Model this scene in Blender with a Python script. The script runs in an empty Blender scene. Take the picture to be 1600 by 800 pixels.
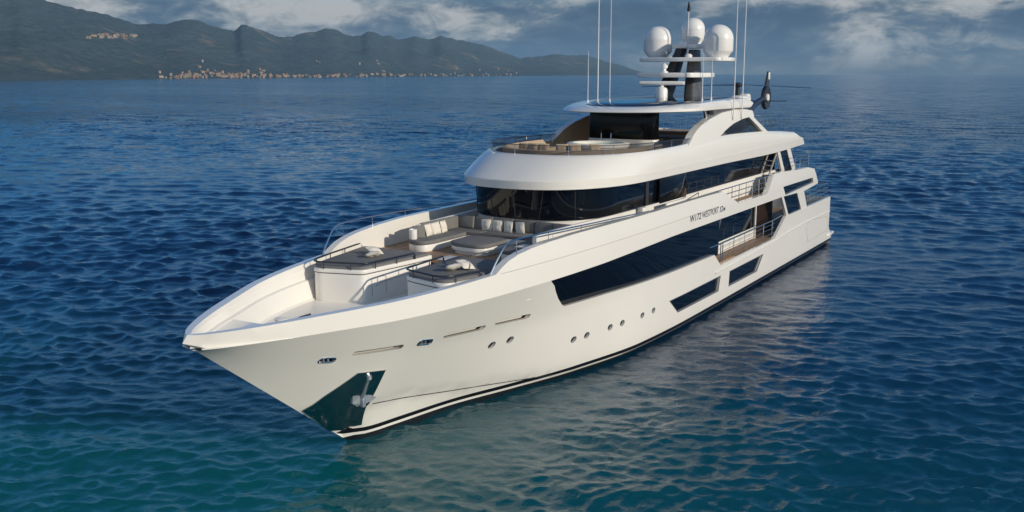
import bpy, bmesh, math, random, bisect
import numpy as np
from mathutils import Vector, Matrix
from mathutils import noise as mnoise
from mathutils.geometry import delaunay_2d_cdt

sc = bpy.context.scene
R = math.radians
random.seed(7)
rng = np.random.default_rng(11)

# ------------------------------------------------------------------ camera
CAM = Vector((16.859, 19.677, 11.302))
FPX = 1568.66
YAW = 3.677
cd = bpy.data.cameras.new('camera')
cam = bpy.data.objects.new('camera', cd)
sc.collection.objects.link(cam)
cam.location = CAM
cam.rotation_euler = (math.pi/2 - math.atan2(400 - 113.5, FPX), 0, YAW - math.pi/2)
cd.sensor_width = 36
cd.lens = 36*FPX/1600
cd.clip_start = .5
cd.clip_end = 30000
sc.camera = cam
sc.render.resolution_x, sc.render.resolution_y = 1024, 512

# ------------------------------------------------------------------ sky
SUN_EL, SUN_AZ = R(19), (0.08, 1.0)
world = bpy.data.worlds.new('World'); sc.world = world
world.use_nodes = True
nt = world.node_tree; nt.nodes.clear()
def N(tree, kind, **kw):
    n = tree.nodes.new(kind)
    for k, v in kw.items(): setattr(n, k, v)
    return n
def MATH(tree, op, a, b=None, clamp=False):
    n = N(tree, 'ShaderNodeMath', operation=op, use_clamp=clamp)
    for i, x in enumerate((a, b)):
        if x is None: continue
        if isinstance(x, (int, float)): n.inputs[i].default_value = x
        else: tree.links.new(x, n.inputs[i])
    return n.outputs[0]
def RAMP(tree, fac, stops):
    n = N(tree, 'ShaderNodeValToRGB')
    while len(n.color_ramp.elements) < len(stops): n.color_ramp.elements.new(.5)
    for e, (p, c) in zip(n.color_ramp.elements, stops):
        e.position = p; e.color = (*c, 1) if len(c) == 3 else c
    tree.links.new(fac, n.inputs[0])
    return n.outputs[0]
def MIX(tree, fac, a, b):
    n = N(tree, 'ShaderNodeMix', data_type='RGBA')
    for i, x in ((0, fac), (6, a), (7, b)):
        if isinstance(x, (int, float)): n.inputs[i].default_value = x
        elif isinstance(x, tuple): n.inputs[i].default_value = (*x, 1)
        else: tree.links.new(x, n.inputs[i])
    return n.outputs[2]
def NOISE(tree, vec, scale, detail=6, rough=.55, dist=0., dim='3D'):
    n = N(tree, 'ShaderNodeTexNoise', noise_dimensions=dim)
    n.inputs['Scale'].default_value = scale; n.inputs['Detail'].default_value = detail
    n.inputs['Roughness'].default_value = rough; n.inputs['Distortion'].default_value = dist
    if vec is not None: tree.links.new(vec, n.inputs['Vector'])
    return n.outputs['Fac']

out = N(nt, 'ShaderNodeOutputWorld')
bg = N(nt, 'ShaderNodeBackground')
nt.links.new(bg.outputs[0], out.inputs[0])
sky = N(nt, 'ShaderNodeTexSky', sky_type='NISHITA', sun_disc=False)
sky.sun_elevation = SUN_EL
sky.sun_rotation = math.atan2(SUN_AZ[0], SUN_AZ[1])
sky.altitude = 0; sky.air_density = 1.0; sky.dust_density = .6; sky.ozone_density = 1.5
tc = N(nt, 'ShaderNodeTexCoord')
sep = N(nt, 'ShaderNodeSeparateXYZ'); nt.links.new(tc.outputs['Generated'], sep.inputs[0])
mp = N(nt, 'ShaderNodeMapping'); nt.links.new(tc.outputs['Generated'], mp.inputs[0])
mp.inputs['Scale'].default_value = (7.2, 7.2, 20); mp.inputs['Location'].default_value = (3.1, 1.7, 0.4)
n1 = NOISE(nt, mp.outputs[0], 1.0, 9, .56, .35)
mp2 = N(nt, 'ShaderNodeMapping'); nt.links.new(tc.outputs['Generated'], mp2.inputs[0])
mp2.inputs['Scale'].default_value = (22, 22, 52); mp2.inputs['Location'].default_value = (.3, 5.2, 2.0)
n2 = NOISE(nt, mp2.outputs[0], 1.0, 10, .66, .6)
n0 = NOISE(nt, tc.outputs['Generated'], 2.6, 2, .5)
cl = MATH(nt, 'ADD', MATH(nt, 'ADD', MATH(nt, 'MULTIPLY', n1, .95), MATH(nt, 'MULTIPLY', n2, .50)), -.175)
# the main cloud heaps: world directions (x, y, z), breadth, strength
wob = N(nt, 'ShaderNodeVectorMath', operation='SCALE'); wn = N(nt, 'ShaderNodeTexNoise'); nt.links.new(mp.outputs[0], wn.inputs['Vector'])
wn.inputs['Scale'].default_value = 1.6; wn.inputs['Detail'].default_value = 6
nt.links.new(wn.outputs['Color'], wob.inputs[0]); wob.inputs['Scale'].default_value = .085
for (dx, dy, dz), size, amt in (((-.741, -.670, .046), .10, .20), ((-.636, -.769, .066), .12, .19), ((-.862, -.503, .064), .09, .09), ((-.978, -.206, .050), .11, .19), ((-.988, -.10, .044), .08, .15), ((-.925, -.375, .045), .08, -.05), ((-.955, -.29, .03), .08, -.037)):
    sb = N(nt, 'ShaderNodeVectorMath', operation='SUBTRACT'); nt.links.new(tc.outputs['Generated'], sb.inputs[0]); sb.inputs[1].default_value = (dx-.03, dy-.03, dz+.01)
    sc2 = N(nt, 'ShaderNodeVectorMath', operation='MULTIPLY'); nt.links.new(sb.outputs[0], sc2.inputs[0]); sc2.inputs[1].default_value = (1, 1, 3.3)
    ad = N(nt, 'ShaderNodeVectorMath', operation='SUBTRACT'); nt.links.new(sc2.outputs[0], ad.inputs[0]); nt.links.new(wob.outputs[0], ad.inputs[1])
    ln = N(nt, 'ShaderNodeVectorMath', operation='LENGTH'); nt.links.new(ad.outputs[0], ln.inputs[0])
    f_ = MATH(nt, 'SUBTRACT', 1., MATH(nt, 'MULTIPLY', ln.outputs['Value'], 1/size), True)
    cl = MATH(nt, 'ADD', cl, MATH(nt, 'MULTIPLY', f_, amt))
# cloud radiance, in the sky texture's own units (background strength is applied to everything)
cloudcol = RAMP(nt, cl, [(.42, (.58, 1.0, 1.72)), (.48, (.82, 1.28, 1.95)), (.53, (1.3, 1.75, 2.3)), (.585, (2.8, 3.05, 3.3)), (.68, (5.0, 5.0, 4.9))])
# low bank of grey haze at the horizon
hz = MATH(nt, 'SUBTRACT', 1., MATH(nt, 'MULTIPLY', MATH(nt, 'ABSOLUTE', sep.outputs[2]), 48., True), True)
cloudcol = MIX(nt, MATH(nt, 'MULTIPLY', hz, .8), cloudcol, (1.2, 1.65, 2.15))
mp3 = N(nt, 'ShaderNodeMapping'); nt.links.new(tc.outputs['Generated'], mp3.inputs[0])
mp3.inputs['Scale'].default_value = (2.2, 2.2, 4.5)
cover = MATH(nt, 'MULTIPLY', MATH(nt, 'SUBTRACT', NOISE(nt, mp3.outputs[0], 1., 7, .55, .3), .36), 7., True)
low = MATH(nt, 'SUBTRACT', 1., MATH(nt, 'MULTIPLY', MATH(nt, 'SUBTRACT', sep.outputs[2], .062), 14., True), True)
behind = MATH(nt, 'ADD', MATH(nt, 'MULTIPLY', sep.outputs[0], .8), MATH(nt, 'ADD', MATH(nt, 'MULTIPLY', sep.outputs[1], .35), .45), True)  # added, unseen: thicker, brighter cloud behind the camera to fill the shaded hull
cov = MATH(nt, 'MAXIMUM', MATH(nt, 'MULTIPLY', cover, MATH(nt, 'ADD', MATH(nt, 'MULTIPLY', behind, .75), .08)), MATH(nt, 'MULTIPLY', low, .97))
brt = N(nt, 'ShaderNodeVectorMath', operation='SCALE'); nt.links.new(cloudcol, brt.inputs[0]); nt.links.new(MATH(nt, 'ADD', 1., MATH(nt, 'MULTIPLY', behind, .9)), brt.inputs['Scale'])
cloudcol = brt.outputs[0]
tint = N(nt, 'ShaderNodeVectorMath', operation='MULTIPLY'); nt.links.new(sky.outputs[0], tint.inputs[0]); tint.inputs[1].default_value = (.18, .62, 1.06)
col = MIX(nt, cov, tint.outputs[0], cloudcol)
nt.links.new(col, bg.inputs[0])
bg.inputs[1].default_value = .1

# ------------------------------------------------------------------ sun
sl = bpy.data.lights.new('sun', 'SUN'); sun = bpy.data.objects.new('sun', sl)
sc.collection.objects.link(sun)
sl.energy = 3.5; sl.angle = R(.6); sl.color = (1., .885, .72)
h = Vector((SUN_AZ[0], SUN_AZ[1], 0)).normalized()*math.cos(SUN_EL); h.z = math.sin(SUN_EL)
sun.rotation_euler = h.to_track_quat('Z', 'Y').to_euler()
sun.location = h*80

sc.view_settings.view_transform = 'Standard'
sc.view_settings.look = 'None'
sc.view_settings.exposure = 0.0
sc.view_settings.gamma = 1
sc.view_settings.use_curve_mapping = False
sc.render.engine = 'CYCLES'
sc.cycles.max_bounces = 8
sc.cycles.transparent_max_bounces = 12
sc.cycles.volume_bounces = 0

# ------------------------------------------------------------------ materials
def mat(name, col, rough=.5, metal=0., coat=0., spec=.5, bump=None, vary=None, alpha=1., trans=0., ior=1.5):
    m = bpy.data.materials.new(name); m.use_nodes = True
    t = m.node_tree; b = t.nodes['Principled BSDF']
    b.inputs['Base Color'].default_value = (*col, 1); b.inputs['Roughness'].default_value = rough
    b.inputs['Metallic'].default_value = metal; b.inputs['Coat Weight'].default_value = coat
    b.inputs['Coat Roughness'].default_value = .04
    b.inputs['Specular IOR Level'].default_value = spec; b.inputs['IOR'].default_value = ior
    b.inputs['Transmission Weight'].default_value = trans; b.inputs['Alpha'].default_value = alpha
    c = N(t, 'ShaderNodeTexCoord')
    if vary:                               # (scale, amount): soft uneven tone and gloss, dirt and wear
        sc_, am = vary
        f = NOISE(t, c.outputs['Object'], sc_, 6, .6)
        lo = tuple(x*(1-am) for x in col); hi = tuple(min(1, x*(1+am*.6)) for x in col)
        t.links.new(RAMP(t, f, [(.3, lo), (.7, hi)]), b.inputs['Base Color'])
        rr = MATH(t, 'ADD', MATH(t, 'MULTIPLY', f, .12), rough-.06, True)
        t.links.new(rr, b.inputs['Roughness'])
    if bump:                               # (scale, strength, distance)
        f = NOISE(t, c.outputs['Object'], bump[0], 4, .6)
        bn = N(t, 'ShaderNodeBump'); bn.inputs['Strength'].default_value = bump[1]; bn.inputs['Distance'].default_value = bump[2]
        t.links.new(f, bn.inputs['Height']); t.links.new(bn.outputs[0], b.inputs['Normal'])
    return m
M = {}
M['white'] = mat('gelcoat white', (.80, .777, .72), .14, coat=.5, vary=(.35, .02), bump=(.9, .06, .03))
M['white2'] = mat('moulded white', (.79, .765, .71), .38, vary=(.8, .03))
M['black'] = mat('stripe black', (.008, .008, .01), .25)
M['antifoul'] = mat('antifouling dark', (.012, .014, .018), .45, vary=(2., .3))
M['glass'] = mat('tinted glass', (.003, .004, .007), .02, spec=.42)
M['panel'] = mat('black glass panel', (.004, .004, .005), .16, spec=.25)
M['smoke'] = mat('smoked glass', (.02, .025, .035), .03, alpha=.45)
M['steel'] = mat('polished steel', (.62, .63, .64), .14, metal=1.)
M['plate'] = mat('mirror steel plate', (.36, .39, .40), .05, metal=1., bump=(1.3, .3, .06))
M['galv'] = mat('bright anchor steel', (.66, .68, .71), .36, metal=.8, vary=(7, .12))
M['dark'] = mat('dark recess', (.012, .012, .014), .5)
M['rubber'] = mat('dark rail paint', (.02, .022, .03), .3)
M['grey'] = mat('charcoal cushion', (.16, .158, .156), .85, bump=(160, .25, .004), vary=(2.5, .12))
M['grey2'] = mat('grey back cushion', (.175, .170, .162), .85, bump=(160, .25, .004), vary=(2.5, .10))
M['cream'] = mat('cream pillow', (.74, .69, .60), .9, bump=(60, .3, .01), vary=(6, .06))
M['tan'] = mat('tan upholstery', (.46, .35, .235), .8, bump=(120, .2, .004), vary=(2.5, .1))
M['beige'] = mat('beige lining', (.50, .385, .265), .6, vary=(1.5, .06))
M['carbon'] = mat('mast charcoal', (.030, .031, .034), .32, vary=(3, .2))
M['mastgrey'] = mat('mast grey', (.10, .10, .105), .4, vary=(3, .15))
M['dome'] = mat('radome white', (.80, .79, .76), .3, coat=.25, vary=(1.2, .03))
M['navy'] = mat('navy lettering', (.012, .022, .045), .4)
M['tubwater'] = mat('pool water', (.16, .42, .38), .04, bump=(5, .4, .03))
M['heli'] = mat('helicopter dark paint', (.022, .022, .024), .28, coat=.3)
M['roofglass'] = mat('roof glass', (.012, .018, .035), .06, spec=.6)
M['whip'] = mat('antenna white', (.72, .73, .74), .35)
M['seam'] = mat('panel seam', (.30, .29, .27), .6)
def teak_mat():
    m = mat('teak planks', (.32, .20, .115), .6)
    t = m.node_tree; b = t.nodes['Principled BSDF']
    c = N(t, 'ShaderNodeTexCoord'); s = N(t, 'ShaderNodeSeparateXYZ'); t.links.new(c.outputs['Object'], s.inputs[0])
    p = MATH(t, 'MULTIPLY', s.outputs[1], 12.)
    fr = MATH(t, 'FRACT', MATH(t, 'ADD', p, 400.))
    pid = N(t, 'ShaderNodeTexWhiteNoise', noise_dimensions='1D'); t.links.new(MATH(t, 'FLOOR', MATH(t, 'ADD', p, 400.)), pid.inputs['W'])
    mp = N(t, 'ShaderNodeMapping'); mp.inputs['Scale'].default_value = (1.2, 22, 1); t.links.new(c.outputs['Object'], mp.inputs[0])
    g = NOISE(t, mp.outputs[0], 1.5, 5, .6)
    f = MATH(t, 'ADD', MATH(t, 'MULTIPLY', pid.outputs[0], .45), MATH(t, 'MULTIPLY', g, .55))
    cw = RAMP(t, f, [(.2, (.21, .125, .07)), (.8, (.40, .26, .15))])
    line = MATH(t, 'LESS_THAN', fr, .09)
    t.links.new(MIX(t, line, cw, (.03, .026, .022)), b.inputs['Base Color'])
    return m
M['teak'] = teak_mat()

# ------------------------------------------------------------------ mesh builder
class MB:
    def __init__(s): s.v = []; s.f = []; s.m = []
    def add(s, vs, fs, mi=0):
        o = len(s.v); s.v += [tuple(p) for p in vs]
        for f in fs: s.f.append(tuple(o+i for i in f)); s.m.append(mi)
        return s
    def loft(s, rings, closed=False, mi=0, cap0=False, cap1=False):
        n = len(rings[0]); vs = [p for r in rings for p in r]; fs = []
        for i in range(len(rings)-1):
            for j in range(n if closed else n-1):
                k = (j+1) % n
                fs.append((i*n+j, i*n+k, (i+1)*n+k, (i+1)*n+j))
        if cap0: fs.append(tuple(range(n-1, -1, -1)))
        if cap1: fs.append(tuple((len(rings)-1)*n+j for j in range(n)))
        return s.add(vs, fs, mi)
    def box(s, c, d, bev=.0, mi=0, seg=2, rz=0., rot=None):
        b = bmesh.new(); bmesh.ops.create_cube(b, size=1)
        bmesh.ops.scale(b, vec=d, verts=b.verts)
        if bev: bmesh.ops.bevel(b, geom=list(b.edges), offset=min(bev, .45*min(d)), segments=seg, profile=.5, affect='EDGES')
        T = Matrix.Translation(c) @ (rot if rot is not None else Matrix.Rotation(rz, 4, 'Z'))
        bmesh.ops.transform(b, matrix=T, verts=b.verts)
        b.verts.index_update()
        s.add([v.co[:] for v in b.verts], [tuple(v.index for v in f.verts) for f in b.faces], mi); b.free()
        return s
    def prism(s, poly, z0, z1, bev=0., mi=0, seg=2, scale1=1.):
        """plan polygon [(x,y)] pulled up from z0 to z1, edges rounded"""
        b = bmesh.new(); n = len(poly)
        cx = sum(p[0] for p in poly)/n; cy = sum(p[1] for p in poly)/n
        lo = [b.verts.new((x, y, z0)) for x, y in poly]
        hi = [b.verts.new((cx+(x-cx)*scale1, cy+(y-cy)*scale1, z1)) for x, y in poly]
        b.faces.new(hi); b.faces.new(lo[::-1])
        for i in range(n): b.faces.new((lo[i], lo[(i+1) % n], hi[(i+1) % n], hi[i]))
        bmesh.ops.recalc_face_normals(b, faces=b.faces)
        if bev:
            eg = [e for e in b.edges if abs(e.verts[0].co.z-e.verts[1].co.z) < 1e-4]
            bmesh.ops.bevel(b, geom=eg, offset=bev, segments=seg, profile=.5, affect='EDGES')
        b.verts.index_update()
        s.add([v.co[:] for v in b.verts], [tuple(v.index for v in f.verts) for f in b.faces], mi); b.free()
        return s
    def tube(s, pts, r, n=8, mi=0, closed=False):
        pts = [Vector(p) for p in pts]; rings = []
        up = Vector((0, 0, 1)); m = len(pts)
        for i, p in enumerate(pts):
            a = pts[i-1] if (i > 0 or closed) else p; c = pts[(i+1) % m] if (i < m-1 or closed) else p
            d = (c-a).normalized(); u = up if abs(d.z) < .95 else Vector((1, 0, 0))
            x = d.cross(u).normalized(); y = x.cross(d).normalized()
            rr = r[i] if isinstance(r, (list, tuple)) else r
            rings.append([p + (x*math.cos(2*math.pi*k/n)+y*math.sin(2*math.pi*k/n))*rr for k in range(n)])
        if closed: rings.append(rings[0])
        return s.loft(rings, True, mi, not closed, not closed)
    def lathe(s, prof, c, n=32, mi=0, cap=True, axis=None):
        rings = []
        for r, z in prof:
            ring = [Vector((r*math.cos(2*math.pi*k/n), r*math.sin(2*math.pi*k/n), z)) for k in range(n)]
            if axis is not None: ring = [axis @ p for p in ring]
            rings.append([p + Vector(c) for p in ring])
        return s.loft(rings, True, mi, cap, cap)
    def build(s, name, mats, parent=None, ang=35, loc=None):
        me = bpy.data.meshes.new(name); me.from_pydata(s.v, [], s.f)
        for mm in (mats if isinstance(mats, (list, tuple)) else [mats]): me.materials.append(M[mm] if isinstance(mm, str) else mm)
        me.polygons.foreach_set('material_index', s.m)
        b = bmesh.new(); b.from_mesh(me); bmesh.ops.recalc_face_normals(b, faces=b.faces); b.to_mesh(me); b.free()
        me.polygons.foreach_set('use_smooth', [True]*len(me.polygons))
        me.set_sharp_from_angle(angle=R(ang)); me.update()
        o = bpy.data.objects.new(name, me); sc.collection.objects.link(o)
        if loc is not None: o.location = loc
        if parent is not None: o.parent = parent
        return o
def tag(o, label=None, cat=None, group=None, kind=None):
    if label: o['label'] = label
    if cat: o['category'] = cat
    if group: o['group'] = group
    if kind: o['kind'] = kind
    return o
def empty(name, loc=(0, 0, 0)):
    o = bpy.data.objects.new(name, None); sc.collection.objects.link(o); o.location = loc; o.empty_display_size = .3
    return o
def tab(pts):
    xs = [a for a, b in pts]; ys = [b for a, b in pts]; n = len(xs)
    hh = [xs[k+1]-xs[k] for k in range(n-1)]; d = [(ys[k+1]-ys[k])/hh[k] for k in range(n-1)]
    m = [d[0]]
    for k in range(1, n-1):
        if d[k-1]*d[k] <= 0: m.append(0.)
        else:
            w1 = 2*hh[k]+hh[k-1]; w2 = hh[k]+2*hh[k-1]; m.append((w1+w2)/(w1/d[k-1]+w2/d[k]))
    m.append(d[-1])
    def f(u):
        if u <= xs[0]: return ys[0]
        if u >= xs[-1]: return ys[-1]
        i = bisect.bisect_right(xs, u)-1; t = (u-xs[i])/hh[i]
        return ((2*t**3-3*t**2+1)*ys[i]+(t**3-2*t**2+t)*hh[i]*m[i]+(-2*t**3+3*t**2)*ys[i+1]+(t**3-t**2)*hh[i]*m[i+1])
    return f
def pip(p, poly):
    x, y = p; c = False; n = len(poly)
    for i in range(n):
        x1, y1 = poly[i]; x2, y2 = poly[i-1]
        if (y1 > y) != (y2 > y) and x < (x2-x1)*(y-y1)/(y2-y1)+x1: c = not c
    return c
def dens(poly, h, closed=True):
    o = []; n = len(poly)
    for i in range(n if closed else n-1):
        a = poly[i]; b = poly[(i+1) % n]; k = max(1, int(math.ceil(math.hypot(b[0]-a[0], b[1]-a[1])/h)))
        o += [(a[0]+(b[0]-a[0])*j/k, a[1]+(b[1]-a[1])*j/k) for j in range(k)]
    if not closed: o.append(poly[-1])
    return o
def ell(cx, cy, a, b, n=18): return [(cx+a*math.cos(2*math.pi*k/n), cy+b*math.sin(2*math.pi*k/n)) for k in range(n)]
def slot(x0, y0, x1, y1, r, n=7):
    a = math.atan2(y1-y0, x1-x0); o = []
    for k in range(n): t = a-math.pi/2+math.pi*k/(n-1); o.append((x1+r*math.cos(t), y1+r*math.sin(t)))
    for k in range(n): t = a+math.pi/2+math.pi*k/(n-1); o.append((x0+r*math.cos(t), y0+r*math.sin(t)))
    return o
def patch(mb, outline, holes, outer, inner, h=.5, lines=(), matf=None, hb=None, rim=0):
    """2D region (u,z) with holes -> a shell: outer(u,z), inner(u,z), closed rims. Real openings, real thickness."""
    hb = hb or h; vs = []; es = []
    loops = [dens(outline, hb)] + [dens(q, min(hb, .25)) for q in holes]
    for L in loops:
        o = len(vs); vs += L; es += [(o+i, o+(i+1) % len(L)) for i in range(len(L))]
    for ln in lines:
        L = dens(ln, hb, False); o = len(vs); vs += L; es += [(o+i, o+i+1) for i in range(len(L)-1)]
    fixed = np.array(vs)
    us = [p[0] for p in outline]; zs = [p[1] for p in outline]
    nu = int((max(us)-min(us))/h)+1; nz = int((max(zs)-min(zs))/(h*.55))+1
    for i in range(nu):
        for j in range(nz):
            p = (min(us)+h*(i+.5), min(zs)+h*.55*(j+.5))
            if pip(p, outline) and not any(pip(p, q) for q in holes):
                if (((fixed-np.array(p))**2).sum(1)).min() > (.3*h)**2: vs.append(p)
    r = delaunay_2d_cdt([Vector(p) for p in vs], es, [], 0, 1e-5)
    pv = [(p.x, p.y) for p in r[0]]; tri = []
    for f in r[2]:
        c = (sum(pv[i][0] for i in f)/len(f), sum(pv[i][1] for i in f)/len(f))
        if pip(c, loops[0]) and not any(pip(c, q) for q in loops[1:]): tri.append((f, c))
    n = len(pv); ec = {}
    V = [outer(*p) for p in pv] + [inner(*p) for p in pv]
    F = []; mi = []
    for f, c in tri:
        k = matf(*c) if matf else 0
        F.append(tuple(f)); mi.append(k); F.append(tuple(n+i for i in reversed(f))); mi.append(k)
        for a, b in zip(f, list(f[1:])+[f[0]]): ec.setdefault((min(a, b), max(a, b)), []).append((a, b, k))
    for e, L in ec.items():
        if len(L) == 1: a, b, k = L[0]; F.append((b, a, n+a, n+b)); mi.append(k)
    o = len(mb.v); mb.v += [tuple(p) for p in V]
    for f, k in zip(F, mi): mb.f.append(tuple(o+i for i in f)); mb.m.append(k)
    return mb
def sup(xf, a, w, n, uend, nf=48, ns=26):
    """plan outline, port stern -> bow -> starboard stern; u is metres aft of the bow tip"""
    half = []
    for i in range(nf//2+1):
        th = math.pi/2*i/(nf//2)
        half.append((xf+a*(1-math.cos(th)**(2/n)), w*math.sin(th)**(2/n)))
    for i in range(1, ns+1): half.append((xf+a+(uend-xf-a)*i/ns, w))
    return [(u, y) for u, y in half[::-1]] + [(u, -y) for u, y in half[1:]]
def ring(o, z): return [(-u, y, z(u) if callable(z) else z) for u, y in o]
def plate(mb, rg, mi=0):
    n = len(rg); fs = []
    for i in range(n//2):
        a, b, c, d = i, i+1, n-2-i, n-1-i
        fs.append((a, b, c, d) if b != c else (a, b, d))
    return mb.add(rg, fs, mi)

# ================================================================== the yacht
Y = empty('motor_yacht')
tag(Y, 'white superyacht with dark windows lying at anchor on the blue sea', 'yacht')
S2 = (1, -1)
# ---- hull lines (u = metres aft of the bow tip)
ycap = tab([(0, 0), (.12, .2), (.4, .46), (1.1, .9), (2, 1.36), (2.9, 1.76), (4, 2.24), (5.2, 2.72), (7, 3.18), (9, 3.5), (10.5, 3.68), (12, 3.82), (14, 3.98), (17, 4.12), (21, 4.2), (60, 4.2)])
yw = tab([(6.05, 0), (6.6, .45), (7.8, .72), (10.1, 1.18), (12.8, 2.07), (15.9, 3.03), (20.1, 3.82), (25, 4.04), (36, 4.1), (51.5, 4.13)])
ych = tab([(0, 0), (3.9, .0), (5.2, .55), (6.2, .92), (8, 1.15), (10, 1.5), (12.8, 2.25), (15, 2.82), (15.9, 3.03), (20.1, 3.82), (25, 4.04), (36, 4.1), (51.5, 4.13)])
zch = tab([(0, 1.5), (5, 1.4), (6.2, 1.32), (10, .82), (13, .5), (15, .29), (16, .25), (60, .25)])
zkn = tab([(0, 3.3), (2, 3.22), (6, 3.12), (10.4, 2.9), (19, 2.7), (60, 2.6)])
dent = tab([(1.5, 0), (4, .03), (8, .07), (12, .10), (17, .08), (23, 0), (60, 0)])
ZS, ZK = .25, 4.38
def pexp(u): return float(np.interp(u, [0, 4, 8, 11, 16, 20, 24, 32, 50], [1, 1, .95, .9, .8, .6, .45, .4, .4]))
def stem(u): return 4.38-(u-.27)/1.35
def hully(u, z):
    z0 = max(stem(u), -1.2)
    if z <= z0: return 0.
    yc = ycap(u)
    if z >= ZK: return yc
    zc = zch(u); yk = ych(u)
    if z0 > zc: zc = z0; yk = 0.
    if z >= zc:
        t = (z-zc)/(ZK-zc); y = yk+(yc-yk)*t**pexp(u)
        q = zkn(u)
        if q > zc:
            y -= dent(u)*max(0, 1-(abs(z-q)/((ZK-q) if z > q else (q-zc))))
        return max(y, 0)
    w = yw(u) if z0 < ZS else 0.
    zl = max(z0, ZS)
    if z >= zl: return w+(max(yk-.045, w)-w)*(z-zl)/max(1e-6, zc-zl)
    return w*((z-z0)/max(1e-6, zl-z0))**.4
def bandy(u, z):                       # sheer band and the raised bulwark above it
    return ycap(u)-max(0., z-5.1)*.10
def capz(u): return 4.75+.036*u
def side(fn, s, off=0.):
    return lambda u, z: (-u, s*max(fn(u, z)+off, .0), z)
def capin(fn, s, t):
    def g(u, z):
        y = ycap(u); dy = (ycap(u+.02)-ycap(max(0, u-.02)))/(.02+min(u, .02)); q = math.sqrt(1+dy*dy)
        uu = u+dy/q*t; yy = y-t/q
        return (-uu, s*max(yy+(fn(u, z)-y), .0), z)
    return g

lower = [(.30, 4.38), (6, 4.38), (12.4, 4.38), (12.8, 4.12), (13.02, 3.89), (13.4, 3.54), (13.8, 3.24), (14.02, 3.13), (16.9, 3.08), (22.7, 2.95), (27.93, 2.87), (28.9, 2.22), (37.8, 2.27), (39.85, 3.27), (50.3, 3.29), (50.35, 1.3), (50.9, .78), (51.3, .6), (51.3, -1.0), (8.0, -1.0)]
lower += [(u, stem(u)) for u in (7.0, 6.0, 5.0, 4.0, 3.0, 2.0, 1.0, .5)]
hw1 = [(22.6, 1.69), (28.95, 1.69), (28.75, .98), (23.6, 1.0)]
hw2 = [(30.3, 1.68), (35.75, 1.69), (34.8, .92), (30.27, .94)]
PORT = [(10.67, 2.36), (11.53, 2.37), (15.23, 1.59), (16.04, 1.59), (17.55, 1.6), (18.4, 1.6), (19.98, 1.6), (21.0, 1.6)]
ports = [ell(u, z, .17, .13) for u, z in PORT]
slots = [slot(4.6, 3.44, 6.12, 3.35, .07), slot(7.92, 3.3, 9.7, 3.22, .08), slot(10.32, 3.24, 12.0, 3.16, .08)]
leads = [slot(3.72, 3.39, 4.05, 3.33, .075), slot(6.85, 3.32, 7.3, 3.25, .085)]
def stripe(zz): return [(u, zz) for u in np.linspace(6.3 if zz < .3 else 6.2, 51.2, 90)]
def hmat(u, z):
    if z < .17: return 2
    if z < .265: return 0
    if z < .42: return 1
    return 0
platepoly = [(4.16, 1.58), (4.5, 2.03), (4.76, 2.31), (5.09, 2.69), (6.02, 2.59), (6.12, 1.66), (6.16, 1.27), (6.36, .54), (5.84, .48), (5.4, .56)]
bowgrid = [platepoly+platepoly[:1]]+[[(u, max(stem(u)+.1, .5)), (u, 2.6)] for u in np.arange(4.9, 6.2, .16)]
hull = MB()
for s in S2:
    patch(hull, lower, [hw1, hw2]+ports+slots+leads, side(hully, s),
          lambda u, z, s=s: (-u-(.1 if u < 8 else 0), s*max(hully(u, z)-min(.16, hully(u, z)*.8), 0), z), .42,
          [stripe(.17), stripe(.265), stripe(.42), [(u, zch(u)) for u in np.linspace(6.6, 14.6, 30)], [(u, zkn(u)) for u in np.linspace(6.6, 23, 60)]]+bowgrid, hmat)
# underside of the bow nose
nose = []
for s in (1, -1):
    L = []
    for i in range(14):
        u = 3.*(i/13)**1.6; sh = max(0, 1-u/2.6)*.30*min(1, (4.56-4.39)/.18)**2
        L.append((-(u+sh)-.01, s*max(ycap(u)-.015, 0), 4.392))
    nose += L[::-1] if s == 1 else L[1:]
plate(hull, nose)
# transom
hull.add([(-50.33, 4.17, 3.27), (-50.33, -4.17, 3.27), (-50.37, -4.16, 1.3), (-50.37, 4.16, 1.3), (-51.28, -4.1, .6), (-51.28, 4.1, .6), (-51.28, -4.0, -1), (-51.28, 4.0, -1)],
         [(0, 1, 2, 3), (3, 2, 4, 5), (5, 4, 6, 7)])
HULL = hull.build('hull', ['white', 'black', 'antifoul'], Y, 25)
# shadow gap under the chine, painted in as a thin dark tube
for s in S2:
    c = MB(); c.tube([(-u, s*(ych(u)-.005), zch(u)-.012) for u in np.linspace(6.35, 14.8, 40)], .014, 6); c.build('chine_shadow_line', 'antifoul', HULL)

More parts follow.
